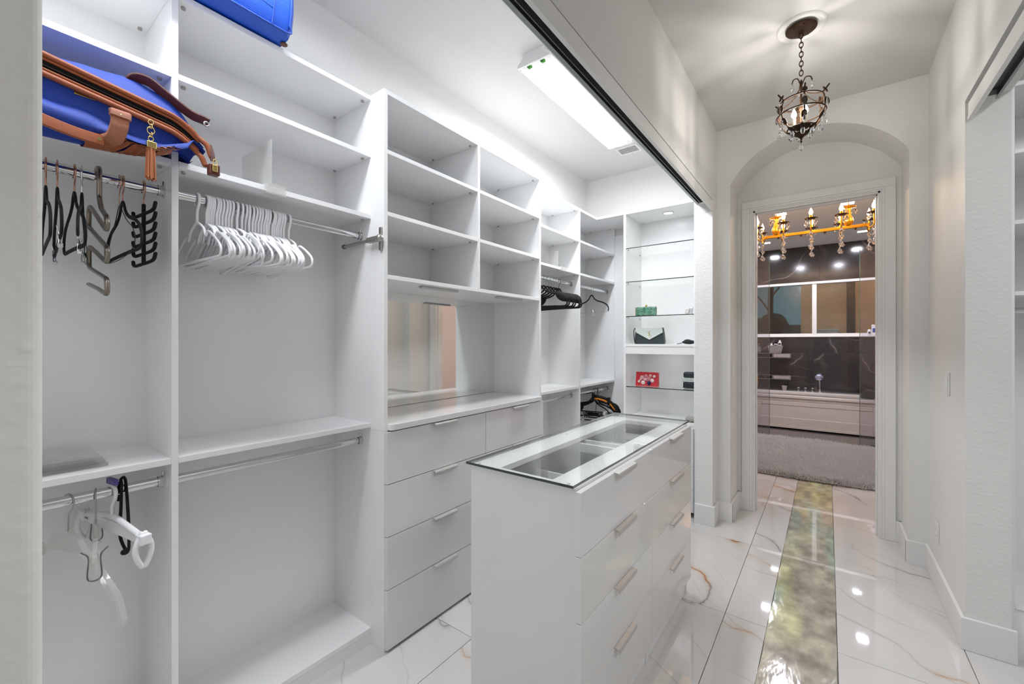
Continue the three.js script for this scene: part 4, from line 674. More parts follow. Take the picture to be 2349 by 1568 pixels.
// ================= hall fittings =================
{ // small bronze crystal chandelier
  const cx = -0.11, cz = -2.68;
  const med = lathe([[0, 0], [0.075, 0], [0.08, -0.006], [0.09, -0.007], [0.096, -0.014], [0.104, -0.012], [0.112, -0.004], [0.113, 0]].map(([r, y]) => [r, y]), cx, CEIL, cz, 48);
  single('ceiling_medallion', 'round moulded white ceiling rose above the small chandelier', 'ceiling rose', med, M.trim);
  const t = thing('chandelier', 'small antique bronze basket chandelier with leaves and clear crystal drops', 'chandelier', [cx, CEIL - 0.6, cz]);
  part('canopy', [lathe([[0, -0.034], [0.012, -0.034], [0.016, -0.03], [0.04, -0.027], [0.058, -0.022], [0.066, -0.0145], [0.07, -0.0145], [0.07, -0.011], [0, -0.011]], cx, CEIL, cz, 36), ...Array.from({ length: 24 }, (_, i) => { const a = i / 24 * 6.283, r = 0.028 + (i % 3) * 0.013; const e = new THREE.SphereGeometry(0.005, 8, 6); e.scale(1, 0.5, 1.4); e.translate(cx + r * Math.cos(a), CEIL - 0.026 + (i % 3) * 0.002, cz + r * Math.sin(a)); return e; })], M.bronze, t);
  for (let i = 0; i < 9; i++) { const g = new THREE.TorusGeometry(0.0085, 0.0021, 6, 16); g.scale(1, 1.75, 1); if (i % 2) g.rotateY(Math.PI / 2); g.translate(cx, CEIL - 0.047 - i * 0.0245, cz); part('chain_link', g, M.bronze, t); }
  const yT = 2.765, yR = 2.652, yB = 2.475, R = 0.098;
  part('stem', lathe([[0, 0.0], [0.004, 0], [0.007, -0.02], [0.004, -0.04], [0.0045, -0.13], [0.011, -0.15], [0.005, -0.165], [0.005, -0.28], [0, -0.28]], cx, yT, cz, 16), M.bronze, t);
  for (let i = 0; i < 6; i++) { // curved ribs with leaves
    const a = i / 6 * 6.283 + 0.35, ca = Math.cos(a), sa = Math.sin(a), f = (r, y) => [cx + r * ca, y, cz + r * sa];
    const rib = part('rib', [tube([f(0.125, yR + 0.03), f(0.108, yR + 0.012), f(R, yR), f(0.108, yR - 0.05), f(0.10, yR - 0.09), f(0.07, yR - 0.135), f(0.03, yB + 0.012), f(0.006, yB)], 0.0036, 50, 6)], M.bronze, t);
    part('leaf', [0, 1, 2, 3].map(k => { const e = new THREE.SphereGeometry(1, 8, 6), r = [0.108, 0.109, 0.092, 0.055][k], y = [yR + 0.012, yR - 0.045, yR - 0.105, yR - 0.145][k]; e.scale(0.006, 0.02, 0.013); e.rotateZ([0.5, -0.1, -0.6, -1.1][k]); e.rotateY(-a); e.translate(cx + r * ca, y, cz + r * sa); return e; }), M.bronze, rib);
    if (i % 2 === 0) { const w = part('top_arm', tube([f(0.004, yT - 0.025), f(0.02, yT + 0.005), f(0.042, yT - 0.002), f(0.05, yT - 0.022)], 0.003, 26, 6), M.bronze, t); part('drop', (() => { const g = lathe([[0, -0.042], [0.009, -0.03], [0.0075, -0.012], [0.001, 0], [0, 0]], cx + 0.05 * ca, yT - 0.026, cz + 0.05 * sa, 6); return g; })(), M.crystal, w); }
    part('arm', tube([f(0.006, yT - 0.045), f(0.03, yT - 0.08), f(0.06, yT - 0.10), f(R, yR)], 0.0026, 26, 6), M.bronze, t);
    const drop = (r, y, s) => { const d = new THREE.LatheGeometry([[0, -0.042], [0.007, -0.039], [0.0115, -0.03], [0.009, -0.014], [0.0015, 0], [0, 0]].map(p => new THREE.Vector2(p[0] * s, p[1] * s)), 6); d.translate(cx + r * ca, y, cz + r * sa); const pr = part('drop', toCreasedNormals(d, 0.3), M.crystal, t); part('bead', ball(cx + r * ca, y + 0.007, cz + r * sa, 0.0055, 1, 10), M.crystal, pr); };
    drop(0.117, yR - 0.03, 1.0); drop(0.105, yR - 0.115, 1.05); drop(0.05, yB + 0.03, 1.05);
  }
  part('ring', [0, 1, 2].map(k => { const g = new THREE.TorusGeometry([R, 0.106, 0.062][k], 0.0036, 6, 48); g.rotateX(Math.PI / 2); g.translate(cx, [yR, yR - 0.066, yR - 0.142][k], cz); return g; }), M.bronze, t);
  part('finial', [lathe([[0, -0.03], [0.004, -0.024], [0.006, -0.016], [0.016, -0.006], [0.032, 0.004], [0.03, 0.012], [0, 0.016]], cx, yB, cz, 18), ball(cx, yB - 0.034, cz, 0.005)], M.bronze, t);
  part('centre_drop', toCreasedNormals(lathe([[0, -0.045], [0.012, -0.03], [0.009, -0.014], [0.0015, 0], [0, 0]], cx, yB - 0.039, cz, 6), 0.3), M.crystal, t);
  part('cup', lathe([[0, 0], [0.02, 0.002], [0.04, 0.012], [0.043, 0.02], [0.04, 0.02], [0.02, 0.01], [0, 0.008]], cx, yB + 0.03, cz, 24), M.bronze, t);
  for (let i = 0; i < 3; i++) { const a = i / 3 * 6.283 + 0.9, x = cx + 0.032 * Math.cos(a), z = cz + 0.032 * Math.sin(a), y = yB + 0.05;
    const c = part('candle', rod([x, y, z], [x, y + 0.045, z], 0.0085, 14), S({ color: 0xe9dfc8, roughness: 0.5 }), t); part('bulb', lathe([[0, 0], [0.006, 0.002], [0.0125, 0.014], [0.011, 0.026], [0.005, 0.042], [0.001, 0.052], [0, 0.052]], x, y + 0.046, z, 14), glow(0xfff0d8, 9), c);
    const l = new THREE.PointLight(0xfffaf3, LUM.chand, 0, 2); l.position.set(x, y + 0.066, z); l.shadow.radius = 0.7; scene.add(l); }
}
function plate(label, x, y, z, s, kind) {                               // wall plate whose face looks along s*x
  const t = thing(kind === 'outlet' ? 'power_outlet' : 'light_switch', label, kind === 'outlet' ? 'outlet' : 'switch', [x, y, z]);
  const b = (x0, x1, ...r) => box(Math.min(x + s * x0, x + s * x1), Math.max(x + s * x0, x + s * x1), ...r);
  part('plate', b(0.0003, 0.006, y - 0.058, y + 0.058, z - 0.037, z + 0.037, 0.002), M.trim, t);
  if (kind === 'outlet') for (const dy of [-0.02, 0.02]) { const sk = part('socket', b(0.006, 0.009, y + dy - 0.014, y + dy + 0.014, z - 0.016, z + 0.016, 0.003), M.whitePlastic, t); part('slot', [b(0.009, 0.0093, y + dy - 0.005, y + dy + 0.006, z - 0.008, z - 0.006), b(0.009, 0.0093, y + dy - 0.005, y + dy + 0.006, z + 0.006, z + 0.008)], M.trackDark, sk); }
  else part('rocker', b(0.006, 0.0105, y - 0.033, y + 0.033, z - 0.017, z + 0.017, 0.003), M.whitePlastic, t);
}
plate('white rocker switch on the right hall wall near the archway', XR, 1.176, -3.086, -1, 'switch');
plate('white double outlet low on the right hall wall', XR, 0.312, -3.35, -1, 'outlet');
plate('white rocker switch inside the left cheek of the arched niche', -0.602, 1.172, -3.71, 1, 'switch');
{ // ceiling air vent beyond the strip light
  const t = thing('air_vent', 'small white louvred air vent on the closet ceiling beyond the strip light', 'vent', [-1.365, CEIL - 0.01, -3.49]);
  part('frame', [box(-1.46, -1.275, CEIL - 0.008, CEIL, -3.44, -3.425), box(-1.46, -1.275, CEIL - 0.008, CEIL, -3.565, -3.55), box(-1.46, -1.445, CEIL - 0.008, CEIL, -3.55, -3.44), box(-1.29, -1.275, CEIL - 0.008, CEIL, -3.55, -3.44)], M.trim, t);
  for (let i = 0; i < 6; i++) { const g = new THREE.BoxGeometry(0.155, 0.002, 0.018); g.rotateX(0.7); g.translate(-1.3675, CEIL - 0.007, -3.45 - i * 0.0178); part('slat', g, M.trim, t); }
}

// ================= bathroom beyond the arch =================
const BZ = -8.9, WX0 = -1.10, WX1 = 1.75, WY0 = 1.487, WY1 = 2.436;
const darks = [marbleTex(5, 640, true), marbleTex(22, 640, true)];
const darkMats = darks.map(t => P({ map: t, roughness: 0.12, clearcoat: 0.8, clearcoatRoughness: 0.02 }));
{
  const w = struct('wall_bathroom_back', [box(-2.2, WX0, 0, CEIL, BZ - 0.15, BZ - 0.012), box(WX1, 2.3, 0, CEIL, BZ - 0.15, BZ - 0.012), box(WX0, WX1, 0, WY0, BZ - 0.15, BZ - 0.012), box(WX0, WX1, WY1, CEIL, BZ - 0.15, BZ - 0.012)], M.grout);
  const panel = (x0, x1, y0, y1, k) => { const g = box(x0 + 0.0008, x1 - 0.0008, y0 + 0.0008, y1 - 0.0008, BZ - 0.0115, BZ, 0.001), p = g.attributes.position, uv = g.attributes.uv; for (let q = 0; q < p.count; q++) uv.setXY(q, (p.getX(q) - x0) / 1.6 + k * 0.37, (p.getY(q) - y0) / 1.6 + k * 0.21); part('panel', g, darkMats[k % 2], w); };
  for (const [x0, x1, k] of [[-2.08, -1.713, 1], [-1.713, -0.113, 2], [-0.113, 1.487, 1], [1.487, 2.2, 4]]) panel(x0, x1, WY1, CEIL, k);
  for (const [x0, x1, k] of [[-2.08, -1.78, 3], [-1.78, -0.18, 4], [-0.18, 1.42, 7], [1.42, 2.2, 6]]) { panel(x0, x1, 1.2, WY0, k); panel(x0, x1, 0, 1.2, k + 2); }
  panel(-2.08, WX0, WY0, WY1, 1); panel(WX1, 2.2, WY0, WY1, 2);
}
{ // window with white frame
  const w = new THREE.Group(); w.name = 'window_1'; w.userData.kind = 'structure'; scene.add(w); const f = 0.045, zf = BZ - 0.03, m = M.trim;
  part('frame', [box(WX0, WX1, WY1 - f, WY1, BZ - 0.13, zf + 0.02, 0.003), box(WX0, WX1, WY0, WY0 + 0.02, BZ - 0.13, zf + 0.02, 0.003), box(WX0, WX0 + f, WY0, WY1, BZ - 0.13, zf + 0.02, 0.003), box(WX1 - f, WX1, WY0, WY1, BZ - 0.13, zf + 0.02, 0.003)], m, w);
  part('sash', [box(WX0 + f, WX1 - f, WY0 + 0.02, WY0 + 0.05, BZ - 0.10, zf, 0.003), box(-0.212, -0.148, WY0 + 0.02, WY1 - f, BZ - 0.10, zf + 0.006, 0.003)], m, w);
  part('sill', box(WX0 - 0.02, WX1 + 0.02, WY0 - 0.012, WY0 + 0.008, BZ - 0.13, BZ + 0.02, 0.004), m, w);
  const wavy = tex(256, 256, (u, v) => g1(fbm(u * 18, v * 18, 61, 3, 18)), false, [1.6, 1.6]);
  const gm = P({ color: 0xffffff, roughness: 0.02, transmission: 1, thickness: 0, ior: 1.6, bumpMap: wavy, bumpScale: 0.0035 });
  part('pane', box(WX0 + f, -0.212, WY0 + 0.05, WY1 - f, BZ - 0.085, BZ - 0.08), gm, w); part('pane', box(-0.148, WX1 - f, WY0 + 0.05, WY1 - f, BZ - 0.085, BZ - 0.08), gm, w);
}
{ // yard outside at dusk
  struct('ground', box(-8, 8, -0.3, -0.1, -20, -9.06), S({ color: 0x2b3b30, roughness: 0.95 }));
  struct('wall_exterior', box(-0.44, 5, -0.1, 4.5, -10.9, -10.6), S({ color: 0xf0cfa8, roughness: 0.9, bumpMap: peel, bumpScale: 0.002 }));
  single('downpipe', 'dark square post standing against the tan wall outside the window', 'post', box(0.30, 0.43, -0.1, 4.4, -10.58, -10.46, 0.008), S({ color: 0x2b2420, roughness: 0.7 }));
  single('pool_heater', 'pale blue low housing by the tan wall outside the window', 'equipment', [box(-0.17, 0.17, -0.1, 1.62, -10.4, -10.12, 0.03), box(-0.18, 0.18, 1.6, 1.64, -10.42, -10.1, 0.01)], S({ color: 0xbfd3da, roughness: 0.5 }));
  const foliage = []; for (let i = 0; i < 46; i++) { const g = new THREE.IcosahedronGeometry(0.22 + 0.2 * rnd(), 1); g.scale(1, 0.9, 1); g.translate(rr(-3.2, -0.75), rr(-0.1, 2.2) * (0.6 + 0.4 * rnd()), rr(-12.4, -11.6)); foliage.push(clean(g)); }
  const h = single('hedge', 'dark teal hedge in the dusk beyond the left window pane', 'hedge', foliage, S({ color: 0x16332f, roughness: 0.95 })); h.userData.kind = 'stuff';
  const tr = thing('tree', 'dark leaning tree close outside the left window pane', 'tree', [-1.05, -0.1, -11.0]); part('trunk', tube([[-1.0, -0.1, -11.0], [-0.98, 1.2, -11.0], [-1.02, 2.2, -11.0], [-0.95, 3.4, -11.0]], 0.055, 20, 8), S({ color: 0x14201f, roughness: 0.9 }), tr);
  part('branch', [tube([[-1.0, 2.0, -11.0], [-1.25, 2.4, -10.95], [-1.5, 2.6, -10.9]], 0.02, 12, 6), tube([[-1.0, 2.4, -11.0], [-0.7, 2.8, -10.95]], 0.02, 10, 6)], S({ color: 0x14201f, roughness: 0.9 }), tr);
  const pl = thing('wall_lamp', 'porch lamp on the tan wall outside, above the window view', 'lamp', [1.3, 3.0, -10.52]);
  part('bracket', box(1.25, 1.35, 2.96, 3.04, -10.6, -10.54, 0.004), M.bronze, pl); part('globe', ball(1.3, 3.0, -10.47, 0.07, 1, 16), glow(0xffdcae, 3), pl);
  const ol = new THREE.PointLight(0xffd2a0, 2.2, 0, 2); ol.position.set(1.3, 3.0, -10.47); ol.shadow.radius = 3; scene.add(ol);
  struct('fence_exterior', box(-8, -0.6, -0.1, 1.9, -15.1, -15.0), S({ color: 0x3d5d66, roughness: 0.8 }));
}
// wet-room floor, dark
struct('floor_wet', box(-2.1, 2.2, -0.012, 0, BZ, -7.141), P({ color: 0x4a4342, roughness: 0.25, clearcoat: 0.4 }));
// glass screens
for (const [x0, x1, label, cx] of [[-2.0, -0.672, 'clear glass shower screen on the left before the bathtub', -0.781], [0.339, 2.1, 'clear glass shower screen on the right before the bathtub', 0.475]]) {
  const t = thing('glass_screen', label, 'glass screen', [(x0 + x1) / 2, 0.004, -7.12]);
  part('pane', box(x0, x1, 0.006, 2.62, -7.125, -7.115), P({ color: 0xf1f1f4, roughness: 0.0, transmission: 1, thickness: 0, ior: 1.6 }), t);
  const xe = x0 < -1 ? x1 : x0; part('edge', box(xe - 0.003, xe + 0.003, 0.006, 2.62, -7.1255, -7.1145), M.glassEdgeLite, t);
  part('clip', box(cx - 0.03, cx + 0.03, 0.0, 0.06, -7.145, -7.095, 0.003), M.blackGloss, t);
}
single('towel_warmer', 'tall narrow black towel warmer on the bathroom side wall, seen in the closet mirror', 'towel warmer', [box(2.165, 2.199, 0.3, 1.80, -5.86, -5.76, 0.004), box(2.165, 2.199, 2.02, 2.12, -5.86, -5.76, 0.004)], M.blackGloss);
{ // skirted bathtub
  const t = thing('bathtub', 'long white skirted bathtub with recessed front panel', 'bathtub', [0, 0, -8.44]);
  const x0 = -1.75, x1 = 1.35, zf = -8.0, zb = -8.885, yt = 0.54, m = M.tubWhite;
  part('skirt', [box(x0, x1, 0.02, 0.495, zf - 0.05, zf - 0.012, 0.006), box(x0, x1, 0.448, 0.495, zf - 0.05, zf, 0.008), box(x0, -0.88, 0.06, 0.448, zf - 0.03, zf - 0.004, 0.006), box(0.53, x1, 0.06, 0.448, zf - 0.03, zf - 0.004, 0.006), box(-0.88, 0.53, 0.375, 0.448, zf - 0.03, zf - 0.004, 0.01), box(-0.88, 0.53, 0.02, 0.185, zf - 0.03, zf - 0.006, 0.006), box(x0, x1, 0.02, 0.06, zf - 0.03, zf - 0.004, 0.004)], m, t);
  const hole = []; for (let i = 0; i < 40; i++) { const a = -i / 40 * 6.2832, c = Math.cos(a), s = Math.sin(a), e = 0.45; hole.push([-0.2 + 1.28 * Math.sign(c) * Math.pow(Math.abs(c), e), 8.40 + 0.27 * Math.sign(s) * Math.pow(Math.abs(s), e)]); }
  const rim = extrude([[x0, 7.985], [x1, 7.985], [x1, 8.885], [x0, 8.885]], 0.03, 0.008, [hole]); rim.rotateX(-Math.PI / 2); rim.translate(0, 0.505, 0); part('rim', rim, m, t);
  const rows = []; for (let k = 0; k <= 8; k++) { const s = 1 - 0.10 * k / 8 - (k > 6 ? 0.12 * (k - 6) : 0), y = k > 6 ? 0.12 - 0.005 * (k - 6) : 0.52 - 0.40 * k / 6; rows.push(hole.map(([x, z]) => [-0.2 + (x + 0.2) * s, y, -(8.40 + (z - 8.40) * s)])); } rows.push(hole.map(() => [-0.2, 0.105, -8.40]));
  part('basin', loft(rows, true), P({ color: 0xdcd8d6, roughness: 0.15, clearcoat: 0.8, side: THREE.DoubleSide }), t);
  part('headrest', extrude([[0, 0], [0.12, 0], [0.2, 0.06], [0.12, 0.11], [0.06, 0.11]], 0.3, 0.01).translate(0.42, 0.545, -8.55), P({ color: 0x232327, roughness: 0.5 }), t, 'black padded headrest');
  part('end_seat', [box(0.62, 1.3, 0.545, 0.60, -8.8, -8.05, 0.02)], m, t);
  part('grip', box(-0.62, 0.12, 0.5425, 0.552, -8.09, -8.07, 0.004), M.trackDark, t); 
  for (const x of [-0.78, -0.02, 0.44]) part('screw_cover', ball(x, 0.1, zf - 0.003, 0.007, 1, 10), M.chrome, t);
}
{ // deck-mounted taps
  for (const [x, label] of [[-0.397, 'first crystal-handled tap on the tub deck'], [-0.30, 'second crystal-handled tap on the tub deck'], [-0.20, 'third crystal-handled tap on the tub deck, next to the hand shower']]) {
    const k = thing('tap', label, 'tap', [x - 0.0, 0.5455, -8.74]); part('base', lathe([[0, 0], [0.022, 0], [0.02, 0.01], [0.011, 0.018], [0.01, 0.03], [0, 0.03]], x, 0.545, -8.74, 16), M.chrome, k); const o = new THREE.OctahedronGeometry(0.022, 1); o.translate(x, 0.595, -8.74); part('handle', o, M.crystal, k);
  }
  const t = thing('hand_shower', 'chrome hand shower standing on the tub with a jewelled head', 'shower', [-0.10, 0.5455, -8.74]);
  part('holder', lathe([[0, 0], [0.026, 0], [0.024, 0.012], [0.016, 0.02], [0.017, 0.055], [0.013, 0.06], [0, 0.06]], -0.10, 0.545, -8.74, 18), M.chrome, t); part('stem', rod([-0.10, 0.6, -8.74], [-0.105, 0.76, -8.73], 0.011), M.chrome, t);
  const o = new THREE.OctahedronGeometry(0.062, 2); o.scale(1, 0.85, 0.6); o.translate(-0.112, 0.80, -8.71); part('head', o, S({ color: 0xb9bed6, metalness: 0.8, roughness: 0.15, flatShading: true }), t, 'faceted silver blue head');
}
{
  const t = thing('cup', 'small silver tumbler at the left end of the tub deck', 'cup', [-0.60, 0.5455, -8.72]);
  part('bowl', lathe([[0, 0], [0.03, 0], [0.042, 0.085], [0.04, 0.085], [0.029, 0.006], [0, 0.006]], -0.60, 0.5455, -8.72, 20), S({ color: 0xcfc8c8, metalness: 0.7, roughness: 0.3, bumpMap: fineTex, bumpScale: 0.004 }), t); part('brush', tube([[-0.6, 0.56, -8.72], [-0.585, 0.63, -8.72], [-0.56, 0.65, -8.715]], 0.006, 12, 6), M.blackGloss, t);
}
// mirrored floating shelves with crystal inlay and the things on them
const glit = S({ color: 0xcfcac6, metalness: 0.7, roughness: 0.22, bumpMap: tex(128, 128, (u, v) => g1(hash(Math.floor(u * 24), Math.floor(v * 24), 3)), false, [10, 10]), bumpScale: 0.006 });
for (const [y0, y1, label] of [[1.112, 1.19, 'upper mirrored floating shelf with a crystal inlay on the dark marble'], [0.734, 0.808, 'lower mirrored floating shelf with a crystal inlay on the dark marble']]) {
  const t = thing('wall_shelf', label, 'shelf', [-1.05, y0, -8.82]);
  part('body', box(-1.6, -0.506, y0, y1, BZ, -8.74, 0.002), S({ color: 0x3a3a3c, metalness: 0.9, roughness: 0.1 }), t);
  part('frame', [box(-1.6, -0.505, y0 - 0.001, y0 + 0.006, -8.742, -8.737), box(-1.6, -0.505, y1 - 0.006, y1 + 0.001, -8.742, -8.737), box(-0.512, -0.505, y0, y1, -8.742, -8.737), box(-0.782, -0.772, y0, y1, -8.742, -8.737)], M.chrome, t);
  part('inlay', box(-0.765, -0.518, y0 + 0.011, y1 - 0.011, -8.742, -8.734, 0.002), glit, t); part('knob', new THREE.OctahedronGeometry(0.014, 0).translate(-0.895, (y0 + y1) / 2, -8.728), M.crystal, t);
}
{
  const t = thing('basket', 'sparkling silver basket of small bottles on the upper mirrored shelf', 'basket', [-0.74, 1.1915, -8.81]);
  part('sides', (() => { const rows = [[0.09, 0.045, 0], [0.115, 0.058, 0.135], [0.111, 0.055, 0.135], [0.086, 0.042, 0.006]].map(([a, b, y]) => [[-a, -b], [a, -b], [a, b], [-a, b]].map(([x, z]) => [-0.74 + x, 1.1925 + y, -8.81 + z])); return loft(rows, true).toNonIndexed(); })(), glit, t); part('bottom', box(-0.825, -0.655, 1.1922, 1.197, -8.85, -8.77), glit, t);
  [[-0.80, 0.17, 0xe8e4dd], [-0.735, 0.19, 0xdfdbe8], [-0.675, 0.225, 0xece8e0]].forEach(([x, h, c], i) => { const b = thing('bottle', ['low cream bottle at the left in the sparkling basket', 'pale violet bottle in the middle of the sparkling basket', 'tall white bottle at the right in the sparkling basket'][i], 'bottle', [x, 1.1975, -8.81]); part('body', uvM(new RoundedBoxGeometry(0.05, h - 0.03, 0.05, 2, 0.008).translate(x, 1.1975 + (h - 0.03) / 2, -8.81)), P({ color: c, roughness: 0.3 }), b); part('cap', rod([x, 1.1975 + h - 0.03, -8.81], [x, 1.1975 + h, -8.81], 0.014), i === 1 ? M.blackGloss : M.whitePlastic, b); part('label', box(x - 0.017, x + 0.017, 1.1975 + h * 0.62, 1.1975 + h * 0.78, -8.7849, -8.784), S({ color: 0x4a4038, roughness: 0.6 }), b); });
  const d = thing('soap_dispenser', 'white beaded soap dispenser at the left end of the upper mirrored shelf', 'dispenser', [-1.0, 1.1915, -8.81]);
  part('body', lathe([[0, 0], [0.03, 0], [0.042, 0.03], [0.042, 0.09], [0.03, 0.12], [0.012, 0.125], [0, 0.125]], -1.0, 1.1915, -8.81, 20), glit, d); part('pump', [rod([-1.0, 1.316, -8.81], [-1.0, 1.36, -8.81], 0.005), rod([-1.0, 1.36, -8.81], [-0.97, 1.357, -8.80], 0.006)], M.paleGold, d);
  const c = thing('candle_holder', 'small crystal holder at the left end of the lower mirrored shelf', 'holder', [-0.985, 0.8095, -8.81]); part('bowl', new THREE.OctahedronGeometry(0.04, 1).scale(1, 0.6, 1).translate(-0.985, 0.834, -8.81), M.crystal, c);
}
{
  const z = BZ - 0.02, y = WY0 + 0.009, t = thing('bottle', 'white pump lotion bottle with a blue label on the window sill', 'bottle', [0.607, y, z]);
  part('body', uvM(new RoundedBoxGeometry(0.078, 0.175, 0.035, 3, 0.014).translate(0.607, y + 0.0875, z)), M.whitePlastic, t); part('label', box(0.582, 0.622, y + 0.05, y + 0.115, z + 0.0176, z + 0.0186, 0.0003), S({ color: 0x1c46a8, roughness: 0.4 }), t, 'blue label'); part('stripe', box(0.624, 0.631, y + 0.07, y + 0.118, z + 0.0176, z + 0.0186), S({ color: 0xe39a23, roughness: 0.4 }), t);
  part('pump', [rod([0.607, y + 0.175, z], [0.607, y + 0.22, z], 0.006), rod([0.607, y + 0.222, z], [0.575, y + 0.218, z + 0.006], 0.007), rod([0.607, y + 0.172, z], [0.607, y + 0.19, z], 0.016)], M.paleGold, t);
  const s = thing('bottle', 'small white bottle beside the lotion bottle on the window sill', 'bottle', [0.543, y, z]); part('body', lathe([[0, 0], [0.025, 0], [0.027, 0.02], [0.026, 0.08], [0.014, 0.1], [0, 0.1]], 0.543, y, z, 18), M.whitePlastic, s); part('cap', rod([0.543, y + 0.1, z], [0.543, y + 0.125, z], 0.014), M.gold, s); part('label', box(0.53, 0.556, y + 0.03, y + 0.06, z + 0.0262, z + 0.0275), S({ color: 0x35302c, roughness: 0.5 }), s);
}
// square recessed lights in the ceiling
[[-0.48, -6.44, 'square recessed downlight over the left end of the fluffy rug'], [0.195, -6.41, 'square recessed downlight over the right end of the fluffy rug'], [-0.82, -8.17, 'square recessed downlight over the left end of the bathtub'], [0.42, -8.166, 'square recessed downlight over the right end of the bathtub']].forEach(([x, z, label]) => {
  const t = thing('downlight', label, 'light', [x, CEIL, z]); part('trim_ring', [box(x - 0.085, x + 0.085, CEIL - 0.006, CEIL, z - 0.085, z - 0.06), box(x - 0.085, x + 0.085, CEIL - 0.006, CEIL, z + 0.06, z + 0.085), box(x - 0.085, x - 0.06, CEIL - 0.006, CEIL, z - 0.06, z + 0.06), box(x + 0.06, x + 0.085, CEIL - 0.006, CEIL, z - 0.06, z + 0.06)], M.trim, t);
  part('lens', box(x - 0.06, x + 0.06, CEIL - 0.004, CEIL - 0.001, z - 0.06, z + 0.06), glow(0xf3f6ff, 5), t); areaLight(x, CEIL - 0.009, z, 0.115, 0.115, LUM.square, 0xf3f4ff);
});
{ // fluffy rug: backing and pile
  const t = thing('rug', 'thick fluffy white rug on the bathroom floor before the tub', 'rug', [-0.1, 0, -6.1]);
  const far = x => -6.98 - 0.07 * Math.cos((x + 0.35) * 2.0) + 0.02 * Math.sin(x * 9), near = x => -5.20 + 0.06 * Math.sin((x + 0.9) * 2.2);
  const s = []; for (let i = 0; i <= 20; i++) { const x = -1.15 + i * 0.1; s.push([x, -near(x) + 0.03]); } for (let i = 20; i >= 0; i--) { const x = -1.15 + i * 0.1; s.push([x, -far(x) - 0.03]); }
  const g = extrude(s, 0.012); g.rotateX(-Math.PI / 2); g.translate(0, 0.001, 0); part('backing', g, S({ color: 0xe8e4e0, roughness: 1 }), t);
  const tuft = []; for (let k = 0; k < 3; k++) { const c = new THREE.ConeGeometry(0.0045, 0.07, 3, 3); c.translate(0, 0.035, 0); const p = c.attributes.position; for (let i = 0; i < p.count; i++) { const h = p.getY(i) / 0.07; p.setX(i, p.getX(i) + 0.03 * h * h); } c.rotateY(k * 2.1); c.translate(0.005 * Math.cos(k * 2.1), 0, 0.005 * Math.sin(k * 2.1)); tuft.push(clean(c)); }
  const tg = mergeGeometries(tuft), N = 34000, im = new THREE.InstancedMesh(tg, P({ color: 0xffffff, roughness: 1, transmission: 0.35, thickness: 0 }), N), d = new THREE.Object3D(); let n = 0;
  while (n < N) { const x = rr(-1.15, 0.85), z = rr(-7.05, -5.1); const zf = far(x), zn = near(x); if (z < zf || z > zn) continue; const q = fbm(x * 6, z * 6, 33, 2); d.position.set(x + 0.1, 0.008, z + 6.1); d.rotation.set(rr(-0.35, 0.35), rr(0, 6.28), rr(-0.35, 0.35)); d.scale.set(1.9, 0.62 + 0.4 * q, 1.9); d.updateMatrix(); im.setMatrixAt(n, d.matrix); im.setColorAt(n, new THREE.Color().setScalar(0.94 + 0.06 * rnd())); n++; }
  im.name = 'pile'; im.userData.kind = 'stuff'; shadowOn(im); t.add(im);
}
